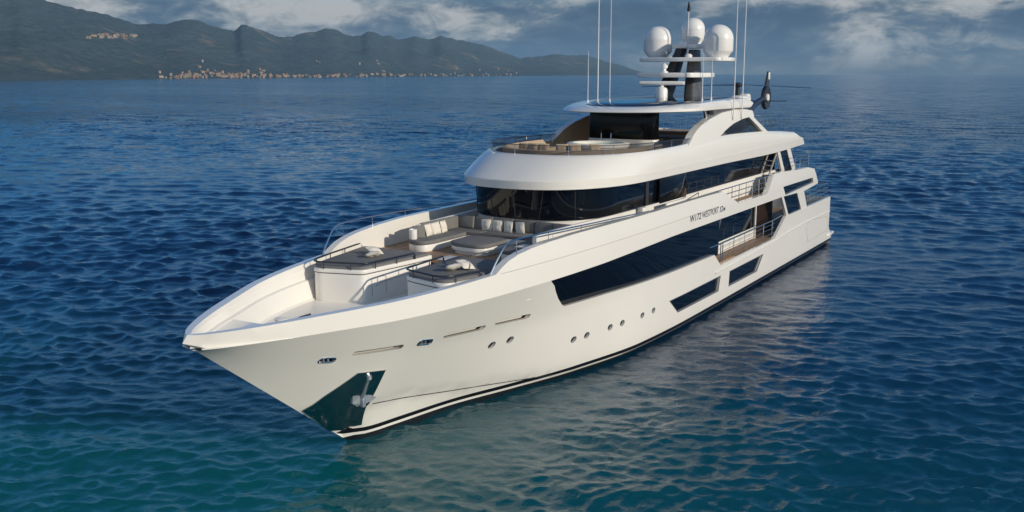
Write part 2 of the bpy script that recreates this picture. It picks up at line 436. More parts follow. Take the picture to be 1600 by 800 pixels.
# ---- sheer band, raised bulwark and upper side band
upper = [(0, 4.38), (6, 4.38), (12.4, 4.38), (16.1, 4.41), (19.7, 4.48), (22.4, 4.52), (38.8, 4.47), (43.7, 4.33), (46.7, 4.5), (46.74, 4.56), (45.8, 5.5), (45.5, 5.53), (44.4, 5.68), (42.0, 5.72), (39, 5.86), (37.34, 5.88), (35.92, 4.95), (31.2, 4.95), (28.85, 5.77), (25, 5.79), (20, 5.78), (16, 5.78), (14, 5.77), (12.5, 5.72), (11.3, 5.64), (10.6, 5.55), (10.05, 5.42), (9.65, 5.25), (9.35, capz(9.35)), (8, capz(8)), (6, capz(6)), (4, capz(4)), (2, capz(2)), (1, capz(1)), (.3, capz(.3)), (0, 4.755)]
finwin = [(38.97, 5.02), (45.35, 4.98), (45.65, 4.66), (39.5, 4.5)]
for s in S2:
    b = MB()
    def bo(u, z, s=s): return (-u-max(0, 1-u/2.6)*(.17*min(1, max(0, (z-4.56)/.2))**2+.30*min(1, max(0, (4.56-z)/.18))**2), s*bandy(u, z), z)
    patch(b, upper, [finwin], bo, capin(bandy, s, .27), .42, hb=.22)
    BAND = b.build('bulwark', 'white', Y, 32)
    g = MB(); L = [(u, 5.07+.004*(u-9.4)) for u in np.linspace(9.6, 28.2, 50)]
    g.loft([[(-u, s*(bandy(u, z)+.003), z-.008) for u, z in L], [(-u, s*(bandy(u, z)+.003), z+.008) for u, z in L]])
    g.build('seam', 'seam', BAND)
    g = MB(); g.add([(-u, s*(4.2-.12), z) for u, z in [(38.9, 5.05), (45.4, 5.01), (45.75, 4.62), (39.45, 4.46)]], [(0, 1, 2, 3)]); g.build('window', 'glass', Y)

# ---- glazing in the hull
def gpanel(poly, s, off, name, h=.5, parent=Y, fn=hully, mat_='glass'):
    g = MB(); patch(g, poly, [], lambda u, z: (-u, s*(fn(u, z)-off), z), lambda u, z: (-u, s*(fn(u, z)-off-.02), z), h)
    return g.build(name, mat_, parent)
def grow(poly, k):
    cx = sum(p[0] for p in poly)/len(poly); cy = sum(p[1] for p in poly)/len(poly)
    return [(x+k*math.copysign(1, x-cx), y+k*math.copysign(1, y-cy)) for x, y in poly]
for s in S2:
    for w in (hw1, hw2):
        W = gpanel(grow(w, .03), s, .10, 'window')
        fr = MB(); o = [(-u, s*(hully(u, z)+.004), z) for u, z in w]; fr.tube(o, .018, 6, closed=True); fr.build('window_frame', 'mastgrey', W)
    for (u, z) in PORT: gpanel(ell(u, z, .2, .16, 14), s, .11, 'porthole')
    for sl_ in slots: gpanel(grow(sl_, .03), s, .30, 'vent_slot', mat_='white2')
    for ld in leads:
        F = gpanel(grow(ld, .03), s, .12, 'fairlead', mat_='dark')
        fr = MB(); fr.tube([(-u, s*(hully(u, z)+.01), z) for u, z in ld], .022, 8, closed=True); fr.build('fairlead_rim', 'steel', F)
        (u0, z0), (u1, z1) = ld[-1], ld[0]; um = sum(p[0] for p in ld)/len(ld); zm = sum(p[1] for p in ld)/len(ld)
        for k in (-.09, .09):
            r_ = MB(); r_.tube([(-um-k, s*(hully(um, zm)-.04), zm-.06), (-um-k, s*(hully(um, zm)-.06), zm+.06)], .025, 8); r_.build('roller', 'steel', F)

# ---- bow plate, pocket and anchor
for s in S2:
    p = MB(); patch(p, platepoly, [], lambda u, z: (-u+.03, s*(hully(u, z)+.04), z), lambda u, z: (-u, s*max(hully(u, z)-.02, 0), z), .14, hb=.12)
    BP = p.build('bow_plate', 'plate', Y, 60)
    A = empty('anchor'); A.parent = Y
    def hp(u, z, off, s=s): return (-u, s*(hully(u, z)+off), z)
    pk = MB(); patch(pk, [(5.0, 2.42), (5.2, 2.56), (5.32, 2.5), (5.3, 1.8), (5.12, 1.9)], [], lambda u, z: hp(u, z, .05), lambda u, z: hp(u, z, .0), .12)
    patch(pk, [(5.56, 2.5), (5.86, 2.5), (5.92, 2.3), (5.72, 1.75), (5.6, 1.9)], [], lambda u, z: hp(u, z, .05), lambda u, z: hp(u, z, .0), .12)
    pk.build('anchor_pocket', 'dark', BP)
    a = MB(); a.tube([hp(5.5, 2.42, .08), hp(5.56, 2.1, .10), hp(5.66, 1.62, .14)], [.05, .055, .06], 10)
    a.lathe([(.03, -.09), (.085, -.05), (.085, .05), (.03, .09)], hp(5.5, 2.45, .08), 12); a.build('shank', 'galv', A)
    def bev_plate(pts, th, nm):
        q = MB(); n = len(pts); vs = [hp(u, z, o) for u, z, o in pts] + [hp(u, z, o-th) for u, z, o in pts]
        q.add(vs, [tuple(range(n)), tuple(range(2*n-1, n-1, -1))] + [(i, (i+1) % n, n+(i+1) % n, n+i) for i in range(n)]); return q.build(nm, 'galv', A, 20)
    bev_plate([(5.36, 1.84, .05), (5.60, 1.79, .08), (5.66, 1.54, .24), (5.54, 1.45, .25), (5.38, 1.58, .18)], .07, 'fluke')
    bev_plate([(5.72, 1.78, .08), (5.96, 1.73, .06), (6.20, 1.60, .10), (6.00, 1.54, .18), (5.74, 1.50, .25)], .07, 'fluke')
    c = MB(); c.box(hp(5.67, 1.62, .17), (.16, .16, .40), .04); c.build('crown', 'galv', A)
    st = MB(); st.tube([hp(5.94, 2.52, .03), hp(5.74, 1.95, .05), hp(5.7, 1.75, .08)], .018, 6); st.build('chain', 'steel', A)

# ---- inner bulwark of the bow and foredeck well
ZF = 3.86
def inring(off, z, u0=.0, u1=12.2, n=44):
    r_ = []
    for s in (1, -1):
        L = []
        for i in range(n):
            u = u0+(u1-u0)*(i/(n-1))**1.6
            dy = (ycap(u+.02)-ycap(max(0, u-.02)))/(.02+min(u, .02)); q = math.sqrt(1+dy*dy)
            L.append((-(u+dy/q*off), s*max(ycap(u)-off/q, 0), z(u) if callable(z) else z))
        r_.append(L if s == -1 else L[::-1])
    return r_[0]+r_[1][1:]
well = MB()
well.loft([inring(.255, lambda u: capz(min(u, 9.2))-.02), inring(.30, lambda u: 4.42+.01*u), inring(.42, lambda u: 4.40+.01*u, .15), inring(.62, ZF+.06, .75), inring(.70, ZF, .8)])
plate(well, inring(.68, ZF, .8))
WELL = well.build('foredeck', 'white2', Y, 28)
# low moulded breakwater pieces and fittings in the bow
f = MB(); f.prism([(-2.0, .75), (-2.0, -.75), (-3.0, -.95), (-3.0, .95)], ZF, ZF+.34, .06); f.build('anchor_locker', 'white2', Y)
for yy in (.55, -.55):
    w_ = MB(); w_.lathe([(.22, 0), (.22, .1), (.13, .14), (.11, .3), (.19, .36), (.19, .42), (.05, .46)], (-4.1, yy, ZF), 20); w_.build('windlass', 'white2', Y)
b = MB()
for k in (-.1, .1): b.lathe([(.035, 0), (.035, .08)], (-5.7+k, -1.1, ZF+.0), 10)
b.tube([(-5.94, -1.1, ZF+.09), (-5.46, -1.1, ZF+.09)], .035, 8); b.build('cleat', 'rubber', Y)

# ---- sun pads with their moulded bases
pad_out = [(8.27, .84), (8.12, 1.2), (7.93, 1.9), (7.80, 2.35), (7.86, 2.62), (8.05, 2.76), (9.3, 3.08), (11.7, 3.58), (11.75, .52), (10.4, .62)]
def rnd(poly, r, n=5):
    o = []; m = len(poly)
    for i in range(m):
        p = Vector(poly[i]); a = Vector(poly[i-1])-p; b = Vector(poly[(i+1) % m])-p
        d = min(r, a.length*.45, b.length*.45); a = p+a.normalized()*d; b = p+b.normalized()*d
        for k in range(n+1):
            t = k/n; q = a*(1-t)**2+p*2*t*(1-t)+b*t*t; o.append((q.x, q.y))
    return o
def scaled(poly, k):
    cx = sum(p[0] for p in poly)/len(poly); cy = sum(p[1] for p in poly)/len(poly)
    return [(cx+(x-cx)*k, cy+(y-cy)*k) for x, y in poly]
for s in S2:
    SP = empty('sun_pad'); SP.parent = Y
    poly = rnd([(-u, s*y) for u, y in pad_out], .16)
    b = MB(); b.prism(scaled(poly, .985), ZF, 4.80, .0); b.build('pad_base', 'white2', SP)
    b = MB(); b.prism(scaled(poly, .975), 4.78, 4.84, .0); b.build('trim_line', 'dark', SP)
    b = MB(); b.prism(poly, 4.825, 4.965, .03); b.build('pad_rim', 'white2', SP)
    b = MB(); b.prism(scaled(poly, .955), 4.955, 5.06, .045, seg=3); b.build('cushion', 'grey', SP)
    path = [(10.7, .60), (10.4, .62), (8.32, .80), (8.15, 1.16), (7.93, 1.9), (7.80, 2.38), (7.88, 2.62), (8.1, 2.78), (9.3, 3.08), (11.4, 3.52)]
    P = [(-u, s*y) for u, y in path]
    q = dens(P, .12, False)
    sm = list(q)
    for _ in range(3): sm = [sm[0]]+[((sm[i-1][0]+sm[i][0]*2+sm[i+1][0])/4, (sm[i-1][1]+sm[i][1]*2+sm[i+1][1])/4) for i in range(1, len(sm)-1)]+[sm[-1]]
    r3 = [(x, y, 5.18) for x, y in sm]
    r3 = [(r3[0][0]-.05, r3[0][1], 4.97), (r3[0][0]-.045, r3[0][1], 5.12)] + r3 + [(r3[-1][0]-.045, r3[-1][1], 5.12), (r3[-1][0]-.05, r3[-1][1], 4.97)]
    t_ = MB(); t_.tube(r3, .031, 8)
    for i in range(8, len(sm)-4, 9): t_.tube([(sm[i][0], sm[i][1], 4.95), (sm[i][0], sm[i][1], 5.18)], .018, 6)
    t_.build('pad_rail', 'rubber', SP)
    # hand rail along the gangway between the pads, and a locker door
    gr = MB()
    gr.tube([(-8.75, s*.74, 4.36), (-9.0, s*.71, 4.47), (-10.0, s*.60, 4.52), (-11.6, s*.47, 4.62)], .011, 6)
    gr.build('grab_rail', 'seam', SP)
    ld = MB(); ld.tube([(-u, s*(y_-.0), z) for u, y_, z in [(8.62, .795, 4.05), (8.62, .795, 4.62), (9.05, .755, 4.66), (9.3, .735, 4.62), (9.3, .735, 4.05)]], .008, 5); ld.build('locker_door', 'seam', SP)
# steps from the well up to the teak deck
stp = MB()
for k in range(4): stp.box((-11.15-.28*k-.3, 0, ZF+.12+.235*k), (.9, 1.05, .24), .02)
stp.build('step', 'white2', Y)

# ---- decks
def deck(name, u0, u1, z, inset, mt, th=.06, yf=None, n=30, parent=Y):
    d = MB(); top = []; 
    for i in range(n+1):
        u = u0+(u1-u0)*i/n; y = (yf(u) if yf else ycap(u))-inset
        top.append((u, y))
    rg = lambda zz: [(-u, y, zz) for u, y in top[::-1]]+[(-u, -y, zz) for u, y in top]
    a = rg(z); b = rg(z-th)
    d.loft([a, b], True); m = len(a)
    for zz, A_ in ((0, a), (1, b)):
        fs = [(i, i+1, m-2-i, m-1-i) for i in range(n)]
        d.add(A_, fs)
    return d.build(name, mt, parent)
deck('deck', 11.72, 46.6, 4.80, .20, 'teak', .10)
bk = MB(); bk.box((-12.0, 0, 4.28), (.1, 6.7, .84)); bk.build('bulkhead', 'white2', Y)
deck('deck', 26.4, 50.3, 2.28, .17, 'teak', .08, yf=lambda u: hully(u, 2.2))
# transverse wall that keeps the hull dark inside
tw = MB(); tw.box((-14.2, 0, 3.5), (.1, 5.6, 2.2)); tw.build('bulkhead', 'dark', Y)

# ---- lounge: U sofa, ottoman table
SO = empty('sofa'); SO.parent = Y
def L_(pts): return [(-u, y) for u, y in pts]
for s in S2:
    arm = rnd(L_([(12.72, s*1.62), (12.62, s*2.0), (12.82, s*2.45), (13.3, s*2.62), (15.55, s*2.62), (15.55, s*1.5), (13.2, s*1.5)]), .3)
    b = MB(); b.prism(scaled(arm, .97), 4.80, 5.06, .02); b.prism(scaled(arm, .86), 4.79, 4.93, .0); b.build('sofa_base', 'white2', SO)
    b = MB(); b.prism(arm, 5.05, 5.21, .05, seg=3); b.build('seat_cushion', 'grey', SO)
mn = L_([(15.56, 2.62), (15.56, -2.62), (16.45, -2.62), (16.75, -1.6), (16.85, 0), (16.75, 1.6), (16.45, 2.62)])
b = MB(); b.prism(scaled(mn, .97), 4.80, 5.06, .02); b.build('sofa_base', 'white2', SO)
for y0, y1 in ((-2.6, -.95), (-.93, .93), (.95, 2.6)):
    b = MB(); b.prism(L_([(15.57, y1), (15.57, y0), (16.6, y0), (16.6, y1)]), 5.05, 5.21, .05, seg=3); b.build('seat_cushion', 'grey', SO)
    for k in range(2):
        ya, yb_ = y0+(y1-y0)*k/2+.01, y0+(y1-y0)*(k+1)/2-.01
        b = MB(); b.box((-16.34-.16*(1-(((ya+yb_)/2)/2.6)**2), (ya+yb_)/2, 5.44), (.16, yb_-ya, .48), .05, seg=3, rot=Matrix.Rotation(R(-9), 4, 'Y') ); b.build('back_cushion', 'grey2', SO)
b = MB(); b.box((-15.0, -2.52, 5.44), (2.5, .17, .48), .05, seg=3); b.build('back_cushion', 'grey2', SO)
b = MB(); b.box((-15.0, 2.52, 5.44), (2.5, .17, .48), .05, seg=3); b.build('back_cushion', 'grey2', SO)
OT = empty('ottoman'); OT.parent = Y
ot = rnd(L_([(13.0, -.45), (12.95, .5), (13.15, .82), (14.6, .86), (14.85, .5), (14.85, -.6), (14.6, -.92), (13.3, -.88)]), .18)
b = MB(); b.prism(scaled(ot, .97), 4.93, 5.09, .03); b.prism(scaled(ot, .84), 4.80, 4.94, .0); b.build('ottoman_base', 'white2', OT)
b = MB(); b.prism(ot, 5.08, 5.235, .05, seg=3); b.build('cushion', 'grey', OT)

# ---- wheelhouse base wall round the lounge, shelf, glass
base = MB()
wl = [(13.55, 2.64), (14.5, 2.66), (17, 2.8), (21, 3.05), (25, 3.08), (44.0, 3.08)]
for s in S2:
    top = lambda u: float(np.interp(u, [13.5, 14, 21.6, 21.7, 44], [5.62, 5.68, 5.74, 5.74, 5.74]))
    us = [13.55, 13.6, 14, 15, 16, 17, 18, 19, 20, 21, 22, 24, 26, 30, 36, 44]
    yy = tab(wl)
    sec = []
    for u in us:
        z1 = top(u); y0 = yy(u)
        sec.append([(-u, s*(y0-.16), 4.80), (-u, s*(y0-.16), z1-.02), (-u, s*(y0-.12), z1), (-u, s*(y0-.03), z1), (-u, s*y0, z1-.03), (-u, s*y0, 4.80)])
    base.loft(sec, False, 0, True, True)
so = sup(16.62, 3.6, 2.95, 2.6, 22)
for zz, a, b2 in ((5.66, .02, 0),):
    base.add(ring(so, 5.70), []); plate(base, ring(so, 5.70)); base.loft([ring(so, 4.8), ring(so, 5.70)])
base.build('superstructure_wall', 'white2', Y, 35)
gl = MB()
o1 = sup(16.55, 3.4, 2.90, 2.6, 41.3); o2 = sup(16.45, 3.4, 2.94, 2.6, 41.3)
gl.loft([ring(o1, 5.70), ring(o1, 5.74), ring(o2, 6.96)]); plate(gl, ring(o2, 6.96))
WG = gl.build('wheelhouse_glass', 'glass', Y, 40)
def at_out(o, y):                      # point of an outline at given |y| near the bow
    best = min((p for p in o if p[0] < 20.2), key=lambda p: abs(p[1]-y)); return best
for y_ in (-2.2, -1.1, 0, 1.1, 2.2):
    (ua, ya), (ub, yb_) = at_out(o1, y_), at_out(o2, y_*1.04)
    m_ = MB(); m_.tube([(-ua+.004, ya, 5.74), (-ub+.004, yb_, 6.95)], .014, 5); m_.build('glazing_bar', 'dark', WG)
for s in S2:
    for u in (22.6, 24.2):
        m_ = MB(); m_.box((-u, s*2.93, 6.34), (.12 if u > 25 else .3, .07, 1.22), .01); m_.build('glazing_bar', 'carbon', WG)
    bx = MB(); bx.box((-25.3, s*3.02, 6.30), (3.2, .12, 1.25), .02); bx.build('side_panel', 'glass', Y)
aw = MB(); aw.box((-41.4, 0, 5.85), (.1, 5.9, 2.1)); aw.build('aft_glass', 'glass', Y)
# inside lining seen below the side glass, aft part
for s in S2:
    lw = MB(); lw.box((-33, s*3.0, 5.0), (16.5, .08, .42)); lw.build('side_coaming', 'glass', Y)

# ---- brow: the sweeping white band that carries the sun deck
zlow = tab([(15, 6.93), (30, 6.92), (38, 6.86), (45.2, 6.98)])
zlip = tab([(15, 7.27), (24, 7.31), (30, 7.33), (44.6, 7.43)])
ztop = tab([(15, 8.12), (20, 8.13), (24, 8.14), (27, 8.21), (31, 8.29), (37, 8.17), (40, 8.03), (43, 7.84)])
def zmix(t): return lambda u: zlip(u)*(1-t)+ztop(u)*t
rgs = [ring(sup(17.2, 5.2, 3.2, 2.5, 44.6), 6.95), ring(sup(15.95, 5.8, 3.56, 2.5, 45.1), lambda u: zlow(u)-.005), ring(sup(15.76, 5.87, 3.63, 2.5, 45.2), lambda u: zlow(u)+.03),
       ring(sup(15.74, 5.87, 3.66, 2.5, 44.7), lambda u: zlip(u)-.012), ring(sup(15.77, 5.87, 3.645, 2.5, 44.65), zlip), ring(sup(15.77, 5.87, 3.66, 2.5, 44.6), lambda u: zlip(u)+.012),
       ring(sup(16.12, 5.8, 3.66, 2.5, 44.0), zmix(.25)), ring(sup(16.56, 5.7, 3.64, 2.5, 43.6), zmix(.52)), ring(sup(17.02, 5.6, 3.60, 2.5, 43.3), zmix(.78)),
       ring(sup(17.34, 5.5, 3.55, 2.5, 43.05), zmix(.95)), ring(sup(17.5, 5.45, 3.50, 2.5, 43.0), lambda u: ztop(u)+.01), ring(sup(17.75, 5.4, 3.36, 2.5, 42.95), lambda u: ztop(u)+.01), ring(sup(17.85, 5.35, 3.28, 2.5, 42.9), lambda u: ztop(u)-.04)]
br = MB(); br.loft(rgs)
br.loft([rgs[-1], ring(sup(17.9, 5.3, 3.24, 2.5, 42.9), 7.3)], mi=1)
nr = len(rgs[0])
for e in (0, nr-1):
    loop = [r_[e] for r_ in rgs]+[(rgs[-1][e][0], rgs[-1][e][1], 7.3), (rgs[0][e][0], rgs[0][e][1], 7.28)]
    br.add(loop, [tuple(range(len(loop)))])
plate(br, ring(sup(15.9, 5.8, 3.5, 2.5, 44.6), 6.97))
br.build('brow', ['white', 'beige'], Y, 30)
d = MB(); o_ = sup(17.85, 5.3, 3.3, 2.5, 43.0); plate(d, ring(o_, 7.32)); plate(d, ring(o_, 7.24)); d.loft([ring(o_, 7.32), ring(o_, 7.24)]); d.build('sun_deck', 'teak', Y)
ap = MB(); ap.box((-43.2, 0, 7.35), (.2, 6.5, .5), .03); ap.build('bulkhead', 'white2', Y)
# smoked wind screen with posts round the front of the sun deck
o_ = [p for p in sup(17.62, 5.42, 3.42, 2.5, 27.4)]
ws = MB(); ws.loft([ring(o_, lambda u: ztop(u)), ring(o_, lambda u: float(np.interp(u, [17, 22, 27.4], [8.50, 8.44, 8.36])))]); WS = ws.build('wind_screen', 'smoke', Y)
o2_ = o_
tr_ = MB(); tr_.tube([(-u, y, float(np.interp(u, [17, 22, 27.4], [8.51, 8.45, 8.37]))) for u, y in o_], .016, 6); tr_.build('screen_rail', 'rubber', WS)
for i in range(4, len(o_)-4, 8):
    u, y = o_[i]; p_ = MB(); p_.tube([(-u, y, 8.1), (-u, y, float(np.interp(u, [17, 22, 27.4], [8.5, 8.44, 8.36])))], .014, 6); p_.build('screen_post', 'steel', WS)

# ---- sun deck furniture (fixed): forward sofa, spa tub, bar
FS = empty('sofa'); FS.parent = Y
o3 = sup(18.6, 4.4, 2.62, 2.4, 24.0, 40, 6); o4 = sup(19.3, 3.9, 1.95, 2.4, 24.0, 40, 6); o5 = sup(18.15, 4.8, 3.05, 2.4, 24.0, 40, 6)
b = MB(); b.loft([ring(o5, 7.32), ring(o5, 7.98), ring(o4, 7.98), ring(o4, 7.32)]); b.build('seat_cushion', 'tan', FS)
b = MB(); b.loft([ring(o5, 7.95), ring(o5, 8.24), ring(sup(18.3, 4.7, 2.9, 2.4, 24.0, 40, 6), 8.26), ring(o3, 7.97)]); b.build('back_cushion', 'tan', FS)
TB = empty('spa_tub'); TB.parent = Y
TC = (-24.75, -.43, 0)
b = MB(); b.lathe([(1.30, 7.32), (1.34, 7.95), (1.42, 8.02), (1.43, 8.14), (1.36, 8.17), (1.16, 8.17), (1.10, 8.10), (1.06, 7.6)], TC, 48, cap=False); b.build('tub_shell', 'white2', TB)
b = MB(); b.lathe([(1.34, 7.4), (1.40, 7.4), (1.42, 7.93), (1.36, 7.93)], TC, 48, cap=False); b.build('tub_surround', 'tan', TB)
b = MB(); b.lathe([(1.12, 8.06), (.6, 8.065), (.01, 8.065)], TC, 48, cap=False); b.build('tub_water', 'tubwater', TB)
b = MB()
for k in (-.25, .25): b.tube([(-26.15, -.7+k, 8.15), (-26.2, -.72+k, 8.5), (-26.4, -.8+k, 8.62), (-26.8, -.95+k, 8.55), (-26.95, -1.0+k, 8.15)], .02, 8)
b.build('grab_rail', 'steel', TB)
BR = empty('deck_house'); BR.parent = Y
bp = rnd(L_([(26.9, -2.0), (26.75, -1.3), (26.6, .9), (26.8, 1.45), (27.4, 1.5), (27.4, -2.0)]), .2)
b = MB(); b.prism(scaled(bp, 1.03), 7.32, 8.22, .02); b.build('bar_base', 'white2', BR)
b = MB(); b.prism(bp, 8.22, 9.60, .01); b.build('bar_glass', 'panel', BR)
# aft sun deck: sun bed, dining table
SB = empty('sun_bed'); SB.parent = Y
b = MB(); b.box((-36.5, -.6, 7.66), (2.4, 3.6, .68), .06); b.build('bed_base', 'beige', SB)
b = MB(); b.box((-36.5, -.6, 8.06), (2.3, 3.5, .14), .06, seg=3); b.build('cushion', 'tan', SB)
DT = empty('dining_table'); DT.parent = Y
b = MB(); b.prism(rnd(L_([(31.2, -1.5), (31.2, .9), (33.0, .9), (33.0, -1.5)]), .4), 8.0, 8.06, .015); b.build('tabletop', 'teak', DT)
b = MB(); b.lathe([(.45, 7.32), (.4, 7.36), (.12, 7.45), (.1, 8.0)], (-32.1, -.3, 0), 20); b.build('pedestal', 'steel', DT)
SC = empty('side_cabinet'); SC.parent = Y
b = MB(); b.box((-30.3, 2.35, 7.72), (2.2, .7, .8), .05); b.build('cabinet_body', 'beige', SC)
b = MB(); b.box((-30.3, 2.35, 8.14), (2.3, .8, .05), .015); b.build('cabinet_top', 'white2', SC)

# ---- arches that carry the hard top
arch = [(25.6, 8.10), (26.05, 8.3), (26.43, 8.52), (26.95, 8.72), (27.62, 8.92), (28.89, 9.16), (30.67, 9.39), (32.6, 9.48), (34.2, 9.45), (35.44, 9.34), (35.6, 9.07), (35.5, 9.0), (37.7, 8.12), (37.7, 7.95), (25.6, 7.9)]
ahole = [(29.75, 8.24), (30.2, 8.36), (30.77, 8.52), (31.5, 8.68), (32.18, 8.81), (33.68, 8.98), (34.75, 9.03), (36.75, 8.20), (33, 8.27)]
for s in S2:
    def ao(u, z, s=s): return (-u, s*(3.58-.18*(z-8.1)), z)
    def ai(u, z, s=s): return (-u, s*(3.58-.18*(z-8.1)-.34), z)
    b = MB(); patch(b, arch, [ahole], ao, ai, .3, hb=.15)
    ob = b.build('arch', ['white', 'beige'], Y, 50)
    for p in ob.data.polygons:
        if p.normal.y*s < -.8: p.material_index = 1
    mod = ob.modifiers.new('soften', 'BEVEL'); mod.width = .07; mod.segments = 3; mod.limit_method = 'ANGLE'; mod.angle_limit = R(50)
    g = MB(); gp = grow(ahole, .03)
    patch(g, ahole, [], lambda u, z, s=s: (-u, s*(3.58-.18*(z-8.1)-.16), z), lambda u, z, s=s: (-u, s*(3.58-.18*(z-8.1)-.19), z), .6)
    g.build('window', 'smoke', ob)
    pl = MB(); pl.tube([(-29.4, s*3.0, 9.15), (-29.1, s*3.02, 9.62)], .09, 12); pl.build('pillar', 'steel', Y)
    fb = MB(); fb.box((-32.6, s*2.95, 9.46), (5.4, .5, .26), .03); fb.build('fascia', 'mastgrey', Y)

# ---- hard top
zhl = tab([(23, 9.54), (30, 9.55), (35.6, 9.50)]); zhu = tab([(23, 9.72), (26, 9.82), (30, 9.98), (34, 10.02), (36, 10.0)])
hr = [ring(sup(24.9, 4.4, 2.9, 2.35, 34.6), 9.56), ring(sup(24.06, 4.8, 3.30, 2.35, 35.2), lambda u: zhl(u)), ring(sup(23.99, 4.82, 3.33, 2.35, 35.25), lambda u: zhl(u)+.03),
      ring(sup(24.15, 4.8, 3.34, 2.35, 35.6), lambda u: zhl(u)*.55+zhu(u)*.45), ring(sup(24.55, 4.7, 3.2, 2.35, 35.1), lambda u: zhu(u)*.93+zhl(u)*.07), ring(sup(24.85, 4.6, 2.95, 2.35, 34.5), lambda u: zhu(u)),
      ring(sup(25.1, 4.5, 2.62, 2.35, 34.3), lambda u: zhu(u)), ring(sup(25.2, 4.5, 2.5, 2.35, 34.2), lambda u: zhu(u)-.03)]
ht = MB(); ht.loft(hr); plate(ht, hr[0]); plate(ht, ring(sup(25.1, 4.5, 2.6, 2.35, 35.2), 9.70))
for e in (0, nr-1):
    loop = [r_[e] for r_ in hr]+[(hr[0][e][0], hr[-1][e][1], 9.6)]
    ht.add(loop, [tuple(range(len(loop)))])
ht.box((-35.0, 0, 9.78), (.7, 6.2, .4), .06)
HT = ht.build('hard_top', 'white', Y, 35)
rp = [ring(sup(25.2, 4.5, 2.48, 2.35, 34.2), lambda u: zhu(u)-.05), ring(sup(25.35, 4.5, 2.38, 2.35, 34.1), lambda u: zhu(u)+.03), ring(sup(26.6, 4.0, 1.6, 2.35, 33.6), lambda u: zhu(u)+.07), ring(sup(28.0, 3.4, .6, 2.35, 33), lambda u: zhu(u)+.08)]
b = MB(); b.loft(rp); plate(b, rp[-1]); b.build('roof_pane', 'roofglass', HT, 30)

# ---- mast with radomes, radar and lights
MA = empty('mast', (0, 0, 0)); MA.parent = Y
def leg(y0, y1, u0, u1, z0, z1, nm, mt):
    b = MB(); rr = []
    for t, wx, wy in ((0, .62, .34), (.35, .55, .32), (.75, .42, .28), (1, .36, .26)):
        u = u0+(u1-u0)*t; y = y0+(y1-y0)*t; z = z0+(z1-z0)*t
        q = rnd([(-u-wx, y-wy), (-u-wx, y+wy), (-u+wx, y+wy*.8), (-u+wx, y-wy*.8)], .14, 3)
        rr.append([(x, yy_, z) for x, yy_ in q])
    b.loft(rr, True, 0, True, True); return b.build(nm, mt, MA)
leg(-.8, -.3, 33.1, 34.4, 9.85, 12.55, 'mast_leg', 'carbon'); leg(.8, .3, 33.3, 34.7, 9.85, 12.5, 'mast_leg', 'mastgrey')
def plat(pts, z, th, nm='mast_platform', mt='dome'):
    b = MB(); b.prism(rnd(L_(pts), .25), z-th, z, .04, seg=3, scale1=1.0); return b.build(nm, mt, MA)
plat([(33.2, -2.2), (33.0, 0), (33.2, 2.2), (34.4, 2.5), (35.6, 2.3), (35.8, 0), (35.6, -2.3), (34.4, -2.5)], 12.08, .2)
plat([(31.3, -1.5), (31.0, 0), (31.3, 1.5), (33.4, 1.75), (35.0, 1.4), (35.0, -1.4), (33.4, -1.75)], 11.3, .24)
plat([(34.0, -.75), (34.0, .75), (36.0, .75), (36.0, -.75)], 12.78, .22)
def radome(x, y, z0, r, hgt):
    b = MB(); prof = [(r*.62, z0), (r*.66, z0+.03), (r*.985, z0+.20*hgt), (r, z0+.22*hgt), (r, z0+.58*hgt)]
    zt = z0+hgt; zc = z0+.57*hgt
    for k in range(1, 12):
        a = math.pi/2*k/11; prof.append((max(.002, r*math.cos(a)), zc+(zt-zc)*math.sin(a)))
    prof[5:5] = [(r, zc-.03), (r+.006, zc-.025), (r+.006, zc-.005)]
    b.lathe(prof, (x, y, 0), 40); return b.build('radome', 'dome', MA, 40)
radome(-34.75, -1.78, 12.08, .76, 1.68); radome(-34.25, 1.78, 12.05, .76, 1.70); radome(-35.25, 0, 12.78, .62, 1.40)
RA = MB(); RA.box((-31.1, 0, 10.78), (.28, 2.3, .2), .06, seg=3, rz=R(12)); RA.build('radar_scanner', 'dome', MA)
RA = MB(); RA.lathe([(.30, 9.98), (.30, 10.45), (.24, 10.55), (.12, 10.6), (.1, 10.72)], (-31.1, 0, 0), 24); RA.box((-31.1, 0, 10.0), (.8, .7, .06), .02); RA.build('radar_pedestal', 'dome', MA)
b = MB(); b.lathe([(.2, 11.3), (.2, 11.36), (.1, 11.4), (.08, 11.5)], (-32.6, -.5, 0), 16); b.lathe([(.02, 11.46), (.17, 11.54), (.18, 11.66), (.02, 11.78)], (-32.6, -.5, 0), 16); b.build('searchlight', 'dome', MA)
b = MB(); b.lathe([(.16, 12.08), (.2, 12.16), (.12, 12.25), (.02, 12.27)], (-33.4, .5, 0), 18); b.build('gps_dome', 'dome', MA)
b = MB(); b.lathe([(.1, 12.08), (.13, 12.18), (.12, 12.2)], (-33.3, -.5, 0), 14); b.build('horn', 'steel', MA)
b = MB(); b.box((-34.6, 1.15, 12.24), (.18, .14, .28), .02); b.build('flood_light', 'dome', MA)
b = MB(); b.tube([(-34.3, .05, 12.0), (-34.35, .05, 12.9), (-34.4, .05, 14.5)], .028, 8); b.build('light_pole', 'whip', MA)
b = MB(); b.lathe([(.03, 14.45), (.09, 14.5), (.09, 14.62), (.05, 14.64), (.07, 14.68), (.07, 14.8), (.03, 14.95)], (-34.4, .05, 0), 12); b.build('mast_light', 'dark', MA)
b = MB(); b.lathe([(.02, -.16), (.15, -.1), (.17, 0), (.15, .1), (.02, .14)], (-33.95, .05, 12.72), 16, axis=Matrix.Rotation(R(80), 4, 'Y')); b.build('camera_dome', 'dome', MA)
